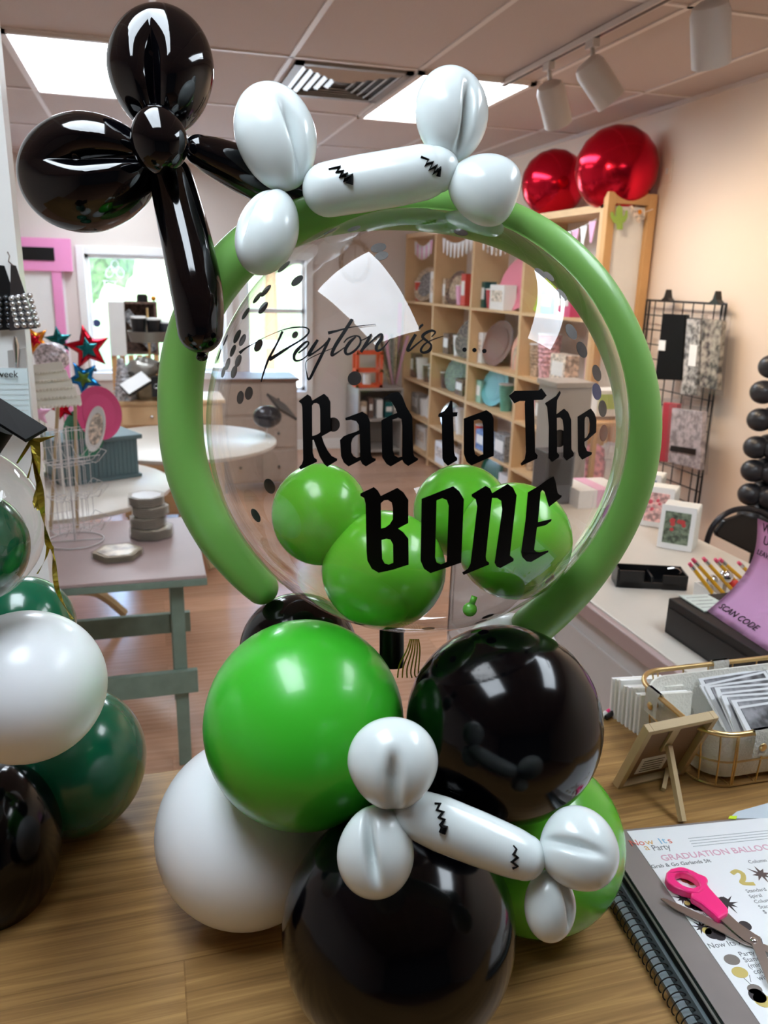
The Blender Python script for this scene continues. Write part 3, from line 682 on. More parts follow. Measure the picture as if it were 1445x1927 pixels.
bm = B(); tube(bm, [ay(28, 635, 1.92), ay(30, 650, 1.92), ay(31, 690, 1.92)], [.003, .007, .004], 10, roundcap=True); mk('handle', bm, m_chrome, t)
bm = B(); prism(bm, [ay(14, 660, 1.93), ay(48, 655, 1.93), ay(50, 692, 1.93), ay(16, 692, 1.93)], (0, .003, 0)); mk('card', bm, m_grey, t, smooth=False)
t = thing('planner_pad', ay(10, 830, 1.88), 'pale blue-grey weekly planner pad with ruled lines on the partition', 'notepad')
bm = B(); prism(bm, [ay(-80, 692, 1.88), ay(51, 694, 1.88), ay(59, 795, 1.86), ay(-80, 800, 1.86)], (0, .012, 0)); mk('page', bm, M('planner_paper', 'C4D2D4', .6), t, smooth=False)
text('heading', 'week', ay(-6, 710, 1.876), CR*1.0, CU, .021, m_dark, t)
bm = B()
for j in range(7): tube(bm, [ay(-70, 722+j*10, 1.872-.002*j), ay(54, 722+j*10, 1.872-.002*j)], .0004, 4)
mk('ruled_lines', bm, m_grey, t)

# ---- sage table
TZ = .75
t = thing('work_table', (-.35, 2.87, 0), 'distressed sage green table with a washed wooden top', 'table')
bm = B(); span(bm, (-1.0, 2.53, TZ-.012), (.14, 3.22, TZ)); mk('tabletop', bm, m_ttop, t, smooth=False, bevel=.002)
bm = B(); span(bm, (-1.0, 2.525, TZ-.035), (.142, 3.2, TZ-.012)); mk('apron', bm, m_sage, t, smooth=False, bevel=.002)
for (x, y) in ((.045, 2.62), (-.95, 2.62), (.045, 3.1), (-.95, 3.1)):
    bm = B(); span(bm, (x-.022, y-.022, .0), (x+.022, y+.022, TZ-.035)); o = mk('leg', bm, m_sage, t, smooth=False, bevel=.002)
for y in (2.585, 3.1):
    bm = B(); span(bm, (-1.0, y-.012, .30), (.10, y+.012, .385)); mk('stretcher', bm, m_sage, t, smooth=False, bevel=.002)
# plate packs
def ngon(c, r, n, z, sx=1., rot=0.): return [Vector((c[0]+sx*r*math.cos(2*PI*k/n+rot), c[1]+r*math.sin(2*PI*k/n+rot), z)) for k in range(n)]
def platepack(c, r, h, n, rot, label, top, side, group=None, wrap=True, sx=1.):
    t = thing('plate_pack', c, label, 'plates', group)
    L_ = 5
    bm = B()
    for j in range(L_):
        z0 = c[2]+h*j/L_; a = ngon(c, r*.8, n, z0, sx, rot); b = ngon(c, r, n, z0+h/L_*.9, sx, rot)
        va = [bm.verts.new(p) for p in a]; vb = [bm.verts.new(p) for p in b]
        for k in range(n): bm.faces.new((va[k], va[(k+1) % n], vb[(k+1) % n], vb[k]))
        bm.faces.new(va[::-1]); bm.faces.new(vb)
    mk('plates', bm, side, t, smooth=False)
    bm = B(); prism(bm, ngon(c, r*.82, n, c[2]+h*.985, sx, rot), (0, 0, .002)); mk('top_face', bm, top, t, smooth=False)
    if wrap:
        bm = B(); vs = ngon(c, r*1.04, n, c[2], sx, rot); prism(bm, vs, (0, 0, h*1.06)); mk('clear_wrap', bm, m_clear2, t, smooth=False)
    return t
m_marb = M('marble_gold_plate', 'DCD4C0', .25, var=.45, scale=16, coat=.4); m_platec = M('cream_card', 'B8A98E', .6)
platepack((-.145, 2.78, TZ), .085, .022, 6, .1, 'hexagonal gold marbled paper plate pack at the front of the sage table', m_marb, m_platec)
for j in range(4):
    platepack((-.035+.006*(-1)**j, 2.99+.004*j, TZ+.001+.040*j), .068+(.012 if j == 0 else 0), .036, 8, .2+.3*j, ['wrapped plate pack at the bottom of the stack behind the hexagonal plates', 'second wrapped plate pack from the bottom of the stack', 'third wrapped plate pack from the bottom of the stack', 'iridescent wrapped plate pack, topmost of the stack'][j], m_silver if j == 3 else m_marb, M('kraft_grey', 'BDB2A2', .5), 'stacked wrapped plate packs')
# wire spinner rack
t = thing('wire_rack', (-.3, 2.98, TZ), 'empty white wire card rack standing on the sage table', 'rack')
bm = B(); tube(bm, [(-.3+.10*math.cos(a*PI/12), 2.98+.10*math.sin(a*PI/12), TZ+.004) for a in range(24)], .003, 6, closed=True); tube(bm, [(-.4, 2.98, TZ+.004), (-.2, 2.98, TZ+.004)], .003, 6); mk('base_ring', bm, m_wire, t)
bm = B(); tube(bm, [(-.3, 2.98, TZ), (-.3, 2.98, TZ+.42)], .004, 8); mk('post', bm, m_wire, t)
for a in (0, 1, 2, 3):
    for lv in (0, 1, 2):
        bm = B(); u = Vector((math.cos(a*PI/2+.5), math.sin(a*PI/2+.5), 0)); v = Vector((-u.y, u.x, 0)); o0 = Vector((-.3, 2.98, TZ+.05+.125*lv))
        A = o0+u*.03; 
        for s_ in (-.065, -.022, .022, .065):
            tube(bm, [A+v*s_+Vector((0, 0, .115)), A+v*s_, A+v*s_+u*.05, A+v*s_+u*.085+Vector((0, 0, .035))], .0011, 5)
        tube(bm, [A+v*.065+u*.085+Vector((0, 0, .035)), A-v*.065+u*.085+Vector((0, 0, .035))], .0012, 5)
        tube(bm, [A+v*.065+Vector((0, 0, .115)), A-v*.065+Vector((0, 0, .115))], .0012, 5); tube(bm, [A+v*.065, A-v*.065], .0012, 5)
        mk('pocket', bm, m_wire, t)
t = thing('card_easel', (-.36, 3.12, TZ), 'wooden post display holding scalloped gingham napkin packs', 'display')
bm = B(); tube(bm, [ay(146, 1010, 3.14), ay(141, 745, 3.14)], .008, 4); tube(bm, [ay(95, 1000, 3.14), ay(110, 745, 3.14)], .008, 4); mk('post', bm, m_frameW, t, smooth=False)
for j in range(5):
    y0 = 680+j*16
    bm = B(); yy = 2.98-.012*j
    A = ay(53-j*.5, y0+8, yy); Bq = ay(115+j*9, y0, yy); A2 = ay(54, y0+24, yy-.035); B2 = ay(122+j*8, y0+17, yy-.035)
    prism(bm, [A, Bq, B2, A2], (0, .006, 0))
    n = 13
    for k in range(n):
        c = A2.lerp(B2, (k+.5)/n); bmesh.ops.create_icosphere(bm, subdivisions=1, radius=(B2-A2).length/n*.5, matrix=Matrix.Translation(c) @ Matrix.Diagonal((1, .4, 1, 1)))
    mk('napkin_pack', bm, M('gingham_cream', 'E4DED0', .7), t, smooth=False)
# ---- round tables
def round_table(c, r, z, lb):
    t = thing('round_table', (c[0], c[1], 0), lb, 'table', 'round white tables')
    bm = B(); lathe(bm, (c[0], c[1], 0), [(0, z-.03), (r-.02, z-.03), (r, z-.02), (r, z-.004), (r-.006, z), (0, z)], 64); mk('tabletop', bm, m_desk, t)
    bm = B(); lathe(bm, (c[0], c[1], 0), [(.0, .03), (.05, .05), (.045, .3), (.03, .5), (.06, z-.03), (0, z-.03)], 24); mk('pedestal', bm, m_frameW, t)
    for k in range(4):
        a = k*PI/2+.4; bm = B(); tube(bm, catmull([(c[0]+.04*math.cos(a), c[1]+.04*math.sin(a), .22), (c[0]+.2*math.cos(a), c[1]+.2*math.sin(a), .17), (c[0]+.33*math.cos(a), c[1]+.33*math.sin(a), .025)], 5), [.03, .03, .028, .026, .025, .024, .023, .022, .022, .022, .022], 8); mk('foot', bm, m_frameW, t)
    return t
round_table((-.5, 3.86), .57, .745, 'round white table behind the sage table, carrying the slate blue chest')
round_table((.16, 4.86), .56, .745, 'round white table seen through the left part of the bubble')
# chest
t = thing('slate_chest', (-.22, 4.02, .745), 'slate blue beadboard chest with a lid on the round white table', 'chest')
q = Matrix.Rotation(.42, 3, 'Z'); c0 = Vector((-.30, 4.03, .745))
bm = B(); box(bm, c0+Vector((0, 0, .10)), (.36, .26, .17), q)
for k in range(18): box(bm, c0+Vector((0, 0, .10))+q@Vector((-.17+.02*k, -.131, 0)), (.012, .004, .165), q)
for k in range(12): box(bm, c0+Vector((0, 0, .10))+q@Vector((.181, -.115+.02*k, 0)), (.004, .012, .165), q)
mk('body', bm, m_bcrate, t, smooth=False)
bm = B(); box(bm, c0+Vector((0, 0, .2)), (.40, .30, .022), q); mk('lid', bm, m_bcrate, t, smooth=False, bevel=.003)
bm = B(); box(bm, c0+Vector((0, 0, .008)), (.385, .285, .016), q); mk('base_trim', bm, m_bcrate, t, smooth=False, bevel=.003)
# pink plate and floral plate leaning
def disc_thing(name, c, n, rx, ry, mat, lb, cat, rimmat=None, th=.008, group=None, inner=None):
    t = thing(name, Vector(c)-Vector((0, 0, rx)), lb, cat, group)
    n = Vector(n).normalized(); up = (Vector((0, 0, 1))-n*n.z).normalized(); sd_ = up.cross(n); q = Matrix((sd_*ry/rx, up, n)).transposed()
    bm = B(); lathe(bm, c, [(0, 0), (rx*.72, 0), (rx*.78, .004), (rx, .010), (rx, .012), (rx*.76, .006), (rx*.7, th*.6), (0, th*.6)], 40, q); mk('rim', bm, rimmat or mat, t)
    bm = B(); lathe(bm, Vector(c)+n*.0065, [(0, 0), (rx*.70, 0), (rx*.7, .002), (0, .002)], 40, q); mk('centre', bm, inner or mat, t)
    return t
cp = ay(186, 778, 3.86); disc_thing('paper_plate', cp, (.25, -1, .35), .125, .10, m_ppink, 'hot pink round paper plate leaning above the slate chest', 'plate', inner=m_ppink)
cp = ay(182, 808, 3.78); disc_thing('floral_tray', cp, (-.55, -.9, .4), .105, .05, m_floral, 'narrow floral patterned oval plate leaning in front of the pink plate', 'plate', rimmat=m_white)
disc_thing('paper_plate', ay(158, 815, 3.9), (.1, -1, .2), .115, .09, M('jade_paper', '3F8F6C', .5), 'jade green plate behind the pink plate', 'plate')
# foil stars
def star(px, py, y, R, mat, inner, lb, rot=0., zt=.76):
    c = ay(px, py, y); k = (c-CAM).length/F; r = R*k
    t = thing('star_balloon', (c.x, c.y, c.z-r), lb, 'balloon', 'foil star balloons')
    def st(r, th, cc):
        bm = B(); f = bm.verts.new(Vector(cc)-Vector((0, th, 0))); b = bm.verts.new(Vector(cc)+Vector((0, th, 0))); V = []
        for j in range(10):
            rr = r if j % 2 == 0 else r*.46; a = PI/2+j*PI/5+rot; V.append(bm.verts.new(Vector(cc)+Vector((rr*math.cos(a), 0, rr*math.sin(a)))))
        for j in range(10): bm.faces.new((f, V[j], V[(j+1) % 10])); bm.faces.new((b, V[(j+1) % 10], V[j]))
        bmesh.ops.subdivide_edges(bm, edges=bm.edges[:], cuts=2, use_grid_fill=True, smooth=.4); bmesh.ops.triangulate(bm, faces=bm.faces[:]); return bm
    mk('foil_body', st(r, r*.28, c), mat, t, auto=False)
    if inner: mk('inner_star', st(r*.5, r*.12, c-Vector((0, r*.22, 0))), inner, t, auto=False)
    bm = B(); tube(bm, [c-Vector((0, 0, r*.4)), (c.x+.01, c.y, (c.z+zt)/2), (c.x-.01, c.y, zt)], .0015, 5); mk('ribbon', bm, m_gold, t)
star(165, 655, 3.98, 40, m_red, m_teal, 'red foil star balloon with a teal star in its middle', .15)
star(157, 712, 3.92, 32, m_blue, M('olive_foil', '5C7A2C', .3, .6), 'blue foil star balloon under the red one', .5)
star(110, 640, 4.05, 24, m_teal, None, 'teal foil star balloon left of the red one', .1)
star(66, 640, 4.0, 26, m_orange, m_red, 'orange and red foil star balloon next to the partition', .4)
star(118, 770, 3.9, 20, m_red, None, 'small red foil star low behind the napkin display', .3)
star(72, 778, 3.8, 22, m_lpink, None, 'pale pink foil star low behind the napkin display', .0)
t = thing('tinsel_bag', ay(100, 740, 3.7), 'clear sparkly gift bag behind the napkin packs', 'bag')
bm = B(); ball(bm, ay(97, 672, 3.7), (.07, .05, .06), 24, None, lambda c: c*(1+.15*mnoise.noise(c*3))); mk('bag_body', bm, M('sparkle_white', 'D6CFD6', .3, .3, var=.5, scale=80), t); c = ay(97, 672, 3.7); bm = B(); cone(bm, (c.x, 3.7, .745), (c.x, 3.7, c.z), .006, .006, 8); mk('stick', bm, m_white, t); t.location = (c.x, 3.7, .745)
for ch in t.children: ch.location -= Vector((c.x, 3.7, .745))-ay(100, 740, 3.7)
t = thing('sparkle_cone', (-.17, 5.62, .885), 'silver sparkly cone tree by the big window', 'decoration')
c = Vector((-.17, 5.62, 0)); bm = B(); cone(bm, (c.x, c.y, .885), (c.x-.02, c.y, 1.16), .075, .016, 20)
for k in range(10): tube(bm, [(c.x+(.072-.006*k)*math.cos(a)-.002*k, c.y+(.072-.006*k)*math.sin(a), .91+.025*k+.012*a/6.28) for a in [i*PI/8 for i in range(17)]], .006, 6)
mk('cone_body', bm, M('silver_tinsel', 'B8B8BC', .3, .6, var=.4, scale=60), t)

# ---- pine dresser
def dresser(name, x0, x1, y0, y1, z1, lb, mb, mt, mf, knobm, rows, cols=1, zb=.08):
    t = thing(name, ((x0+x1)/2, (y0+y1)/2, 0), lb, 'dresser')
    bm = B(); span(bm, (x0, y0, zb), (x1, y1, z1-.025)); mk('body', bm, mb, t, smooth=False)
    bm = B(); span(bm, (x0-.02, y0-.02, z1-.025), (x1+.02, y1+.01, z1)); mk('dresser_top', bm, mt, t, smooth=False, bevel=.004)
    for (x, y) in ((x0+.03, y0+.03), (x1-.03, y0+.03), (x0+.03, y1-.03), (x1-.03, y1-.03)):
        bm = B(); span(bm, (x-.02, y-.02, 0), (x+.02, y+.02, zb)); mk('leg', bm, mb, t, smooth=False)
    h = (z1-.03-zb)/rows; wc = (x1-x0)/cols
    for j in range(rows):
        for i in range(cols):
            a = x0+i*wc+.02; b = x0+(i+1)*wc-.02
            bm = B(); span(bm, (a, y0-.012, zb+h*j+.02), (b, y0, zb+h*(j+1)-.01)); dr = mk('drawer', bm, mf, t, smooth=False, bevel=.003)
            for f in ((.3, .7) if cols == 1 else (.5,)):
                bm = B(); ball(bm, (a+(b-a)*f, y0-.022, zb+h*(j+.5)), .012, 12); mk('knob', bm, knobm, dr)
    return t
dresser('pine_dresser', -.22, .46, 5.56, 5.95, .885, 'pine wood dresser with round knobs left of the ring balloon', m_pineL, m_pineL, m_pineL, m_chrome, 5)
dresser('painted_cabinet', .50, 1.12, 6.35, 6.8, .93, 'grey-painted cabinet with a brown top below the narrow window', M('greyed_paint', 'A49388', .6, var=.15, scale=20), M('walnut_top', '6A4A3A', .4), M('greyed_paint', 'B8A99C', .6), m_dark, 3, 2)
# tier stand on the pine dresser
t = thing('tiered_stand', ay(272, 755, 5.7), 'two tier stand of black and silver party goods on the pine dresser', 'stand')
t.location = (.02, 5.72, .885); 
bm = B(); tube(bm, [(.0, 5.72, .9), (.0, 5.72, 1.48)], .008, 8); mk('post', bm, m_brass, t)
bm = B(); lathe(bm, (.0, 5.72, .885), [(0, .0), (.15, .0), (.19, .13), (.18, .13), (.14, .012), (0, .012)], 6); mk('lower_tray', bm, M('wicker', '9A8668', .7, var=.3, scale=40), t, smooth=False)
bm = B(); lathe(bm, (.0, 5.72, 1.26), [(0, .0), (.12, .0), (.14, .07), (.13, .07), (.11, .01), (0, .01)], 24); mk('upper_tray', bm, M('pewter', '7A756C', .4, .5), t)
def simple(name, bm, mat, lb, cat, group=None, smooth=True): return mk(name, bm, mat, None, smooth=smooth, label=lb, cat=cat, group=group)
for (x, z, r, h, mt, lb) in ((-.06, 1.335, .05, .10, m_dark, 'black cup at the left on the upper tier of the stand'), (.04, 1.335, .05, .09, m_dark, 'black cup at the middle of the upper tier of the stand'), (.12, 1.335, .045, .07, M('charcoal', '2A2A2C', .6), 'charcoal cup at the right of the upper tier of the stand')):
    t2 = thing('party_cup', (x, 5.7, z), lb, 'cup'); bm = B(); cone(bm, (x, 5.7, z-.06), (x, 5.7, z-.06+h+.04), r*.8, r, 20); mk('cup_body', bm, mt, t2)
    bm = B(); lathe(bm, (x, 5.7, z-.06+h+.04), [(r*.6, 0), (r, .0), (r, .012), (r*.6, .012)], 20); mk('rim', bm, m_white, t2)
t2 = thing('foil_bowl', (-.06, 5.64, 1.02), 'crumpled silver foil bowl on the lower tier of the stand', 'bowl')
bm = B(); ball(bm, (-.05, 5.66, 1.09), (.11, .08, .07), 24, None, lambda c: c*(1+.3*mnoise.noise(c*4))); mk('bowl_body', bm, M('crinkle_silver', 'A8A49C', .3, .7), t2)
t2 = thing('foil_bowl', (.1, 5.64, 1.02), 'brown foil bowl at the right on the lower tier of the stand', 'bowl')
bm = B(); ball(bm, (.11, 5.66, 1.08), (.07, .07, .07), 24, None, lambda c: c*(1+.3*mnoise.noise(c*4))); mk('bowl_body', bm, M('bronze_foil', '7A6248', .3, .5), t2)
t2 = thing('napkin_pack', (-.2, 5.5, .95), 'black and white napkin pack tilted on the tiered stand', 'napkins')
bm = B(); box(bm, (-.10, 5.5, 1.0), (.17, .12, .02), Euler((.5, -.5, .3)).to_matrix()); mk('napkins', bm, m_dark, t2, smooth=False); bm = B(); box(bm, (-.10, 5.5, 1.012), (.17, .12, .006), Euler((.5, -.5, .3)).to_matrix()); mk('card_edge', bm, m_paper, t2, smooth=False)
t2 = thing('gift_box', (.12, 5.52, .95), 'black box with silver rings on the lower tier of the stand', 'box')
bm = B(); box(bm, (.08, 5.52, .985), (.16, .08, .13)); mk('box_body', bm, m_dark, t2, smooth=False)
for k in range(3):
    bm = B(); tube(bm, [(.03+.05*k+.014*math.cos(a*PI/6), 5.478, .99+.014*math.sin(a*PI/6)) for a in range(12)], .003, 6, closed=True); mk('ring_print', bm, m_silver, t2)
# crate shelf standing by the window
t = thing('slatted_crate_shelf', (-.15, 6.3, 0), 'upright wooden crate shelf with slats standing before the big window', 'shelf')
a = ay(217, 538, 6.3); b = ay(272, 605, 6.3)
xa, xb = -.27, .05
bm = B(); span(bm, (xa, 6.2, 1.12), (xa+.11, 6.5, 1.50)); mk('side_panel', bm, m_white, t, smooth=False)
bm = B(); span(bm, (xa+.11, 6.3, 1.12), (xb+.02, 6.48, 1.135)); span(bm, (xa+.11, 6.3, 1.485), (xb+.02, 6.48, 1.50)); span(bm, (xa+.11, 6.47, 1.12), (xb+.02, 6.5, 1.5)); span(bm, (xb, 6.25, 1.12), (xb+.02, 6.5, 1.5)); mk('cubby', bm, m_brown, t, smooth=False)
for k in range(6):
    bm = B(); span(bm, (xa+.06*k, 6.22, .0 if k in (0, 5) else .55), (xa+.06*k+.035, 6.25, 1.12)); mk('slat', bm, m_pine, t, smooth=False)
bm = B(); span(bm, (xa, 6.21, .5), (xb+.02, 6.5, .55)); mk('lower_shelf', bm, m_pine, t, smooth=False)
for k in (0, 1):
    bm = B(); span(bm, (xa+.3*k, 6.46, 0), (xa+.3*k+.03, 6.5, 1.12)); mk('rear_post', bm, m_pine, t, smooth=False)
t2 = thing('tilted_pack', (-.1, 6.3, 1.135), 'grey paper pack leaning inside the crate shelf', 'pack')
bm = B(); box(bm, (-.06, 6.35, 1.29), (.07, .05, .34), Matrix.Rotation(-.6, 3, 'Y')); mk('pack_body', bm, m_paperG, t2, smooth=False)
t2 = thing('candle_jar', (-.02, 6.35, 1.5), 'small black jar on top of the crate shelf', 'jar')
bm = B(); cone(bm, (-.03, 6.35, 1.5), (-.03, 6.35, 1.545), .04, .04, 20); mk('jar_body', bm, m_dark, t2); bm = B(); cone(bm, (-.03, 6.35, 1.545), (-.03, 6.35, 1.555), .036, .03, 20); mk('lid', bm, m_dark, t2)
t2 = thing('toy_flower', (.055, 6.35, 1.5), 'small orange flower beside the black jar', 'flower'); bm = B(); ball(bm, (.05, 6.34, 1.525), (.018, .01, .018), 12); mk('petals', bm, m_orange, t2); bm = B(); cone(bm, (.05, 6.345, 1.5), (.05, 6.345, 1.515), .003, .003, 8); mk('stem', bm, m_teal, t2)
# window sticker drawings (flower in a pot) and round sticker
t = thing('window_drawing', ay(215, 560, YB+.03), 'white line drawing of a potted plant on the big window glass', 'sticker')
def pxl(bm, pts, y, r): tube(bm, [ay(a, b, y) for a, b in pts], r, 5)
yw = YB+.05
bm = B(); pxl(bm, [(196, 528), (198, 558), (215, 559), (217, 531)], yw, .006); pxl(bm, [(192, 528), (221, 530)], yw, .006); mk('pot_outline', bm, m_white, t)
bm = B()
for (cx_, cy_, a0) in ((207, 512, .5), (225, 512, -.5), (216, 500, 0)):
    pxl(bm, [(cx_+7*math.cos(a*PI/8)*math.cos(a0)-11*math.sin(a*PI/8)*math.sin(a0), cy_+11*math.sin(a*PI/8)*math.cos(a0)+7*math.cos(a*PI/8)*math.sin(a0)) for a in range(17)], yw, .005)
mk('leaf_outline', bm, m_white, t)
t = thing('window_sticker', ay(182, 612, yw), 'small dark round sticker on the big window', 'sticker'); bm = B(); c = ay(182, 608, yw); lathe(bm, c, [(0, 0), (.035, 0), (.035, .003), (0, .003)], 24, Matrix.Rotation(PI/2, 3, 'X')); mk('disc', bm, M('navy_sticker', '34406A', .4), t); 

# black graduation cap balloon behind the bubble, over the round table
t = thing('grad_cap_balloon', ay(515, 820, 4.9), 'black foil graduation cap balloon over the round white table', 'balloon')
c = ay(515, 775, 4.9); bm = B(); ball(bm, c-Vector((.04, 0, .03)), (.09, .07, .07), 24); mk('crown', bm, M('navy_black_foil', '0C1224', .15, .2), t)
bm = B(); q = Euler((.5, .5, .6)).to_matrix(); box(bm, c+Vector((.05, 0, .03)), (.17, .17, .015), q); mk('board', bm, m_dark, t, smooth=False)
bm = B(); tube(bm, [c-Vector((.04, 0, .09)), (c.x-.05, 4.9, .745)], .003, 6); mk('stick', bm, m_white, t)
# wreath hanging on the back wall
c = ay(668, 492, YB-.03)
t = thing('hoop_hanging', c-Vector((0, 0, .17)), 'woven rattan hoop hanging from two cords on the back wall', 'wall hanging')
bm = B()
for k in range(4): tube(bm, [c+Vector(((.125+.012*k)*math.cos(a*PI/16), -.01*(k % 2), (.165+.012*k)*math.sin(a*PI/16))) for a in range(32)], .005, 6, closed=True)
mk('hoop', bm, m_tan, t)
bm = B(); tube(bm, [c+Vector((-.05, 0, .17)), c+Vector((-.03, 0, .42))], .004, 5); tube(bm, [c+Vector((.05, 0, .17)), c+Vector((.03, 0, .42))], .004, 5); tube(bm, [c+Vector((0, 0, -.15)), c+Vector((0, 0, .15))], .004, 5); mk('cords', bm, m_tan, t)
# small grey bookcase with orange lantern at the back wall
bx0 = ay(668, 800, 7.6).x; bx1 = ay(752, 800, 7.6).x
t = thing('low_bookcase', ((bx0+bx1)/2, 7.6, 0), 'low grey-white bookcase against the back wall beside the cube shelf', 'bookcase')
bm = B(); span(bm, (bx0, 7.5, 0), (bx0+.02, 7.95, .68)); span(bm, (bx1-.02, 7.5, 0), (bx1, 7.95, .68)); span(bm, (bx0, 7.93, 0), (bx1, 7.95, .68)); mk('frame', bm, m_grey, t, smooth=False)
for z in (.05, .36, .66): bm = B(); span(bm, (bx0+.02, 7.5, z), (bx1-.02, 7.93, z+.02)); mk('shelf', bm, m_grey, t, smooth=False)
for i, (mt, w_, h_) in enumerate(((m_tan, .07, .17), (m_brown, .05, .2), (m_paper, .06, .18), (m_teal, .08, .16), (m_grey, .05, .2))):
    x = bx0+.04+.085*i; t2 = thing('small_box', (x+w_/2, 7.6, .38), ['tan', 'brown speckled', 'white', 'teal', 'grey'][i]+' small box on the middle shelf of the low bookcase', 'box')
    bm = B(); span(bm, (x, 7.56, .38), (x+w_, 7.7, .38+h_)); mk('box_body', bm, mt, t2, smooth=False, bevel=.003); bm = B(); span(bm, (x+.01, 7.555, .38+h_*.4), (x+w_-.01, 7.56, .38+h_*.7)); mk('label_panel', bm, m_paper, t2, smooth=False)
c = ay(690, 740, 7.65)
t = thing('orange_lantern', (c.x, 7.65, .68), 'bright orange-red framed lantern on the low bookcase', 'lantern')
bm = B(); 
for sx in (-.13, .11):
    for sy in (-.08, .06): span(bm, (c.x+sx, 7.65+sy, .68), (c.x+sx+.03, 7.67+sy, 1.02))
for z in (.68, .83, 1.0):
    span(bm, (c.x-.13, 7.57, z), (c.x+.14, 7.59, z+.03)); span(bm, (c.x-.13, 7.71, z), (c.x+.14, 7.73, z+.03)); span(bm, (c.x-.13, 7.57, z), (c.x-.10, 7.73, z+.03)); span(bm, (c.x+.11, 7.57, z), (c.x+.14, 7.73, z+.03))
mk('frame', bm, M('orange_paint', 'E8502E', .5), t, smooth=False)
bm = B(); cone(bm, (c.x, 7.65, .71), (c.x, 7.65, .81), .04, .04, 16); mk('candle', bm, m_paper, t); bm = B(); tube(bm, [(c.x, 7.65, 1.03), (c.x, 7.65, 1.06)], .004, 6); mk('handle', bm, m_chrome, t)
# fan of gift wrap
c = ay(738, 690, 7.8)
t = thing('wrap_bundle', (c.x, 7.8, .68), 'fan of patterned gift wrap tubes by the end of the cube shelf', 'gift wrap')
for k in range(7):
    bm = B(); a = -.35+.1*k; p0 = Vector((c.x-.02+.012*k, 7.8+.01*k, .68)); cone(bm, p0, p0+Vector((math.sin(a)*.5, 0, math.cos(a)*.5)), .017, .017, 12); mk('wrap_tube', bm, [m_tan, m_brown, m_lpink, m_paperG][k % 4], t)

# ================================================================== CUBE SHELVING
SX = 2.5; SB = [7.93, 7.07, 6.17, 5.24, 4.28]; SZ = [.08, .40, .75, 1.07, 1.505, 2.12]
t = thing('cube_shelving', (2.65, 6.1, 0), 'long pine cube shelving along the right wall, full of party goods', 'shelving')
for i, y in enumerate(SB):
    bm = B(); span(bm, (SX, y-.018, 0), (WR-.02, y+.018, 2.14)); mk('upright', bm, m_pineL, t, smooth=False)
for j, z in enumerate(SZ):
    for i in range(4):
        if (i == 0 and j in (3,)): continue
        bm = B(); span(bm, (SX+.002, SB[i+1]+.018, z-.02), (WR-.02, SB[i]-.018, z)); mk('shelf', bm, m_pineL, t, smooth=False)
bm = B(); span(bm, (WR-.02, SB[4], 0), (WR-.006, SB[0], 2.12)); mk('back_panel', bm, m_wallB, t, smooth=False)
bm = B()
span(bm, (SX-.01, 4.20, 0), (SX+.04, 4.25, 2.20)); span(bm, (WR-.07, 4.20, 0), (WR-.02, 4.25, 2.20)); span(bm, (SX+.04, 4.20, 2.14), (WR-.07, 4.25, 2.20)); span(bm, (SX+.04, 4.20, 1.0), (WR-.07, 4.25, 1.05))
mk('end_frame', bm, m_pine, t, smooth=False, bevel=.003)
bm = B(); span(bm, (SX, 4.26, 2.12), (WR-.02, 7.94, 2.14)); mk('top_board', bm, m_pineL, t, smooth=False)
bm = B(); span(bm, (SX+.04, 4.235, 1.06), (WR-.07, 4.24, 2.13)); mk('end_panel', bm, m_white, t, smooth=False)
def sy(bay, f): return SB[bay]+(SB[bay+1]-SB[bay])*f
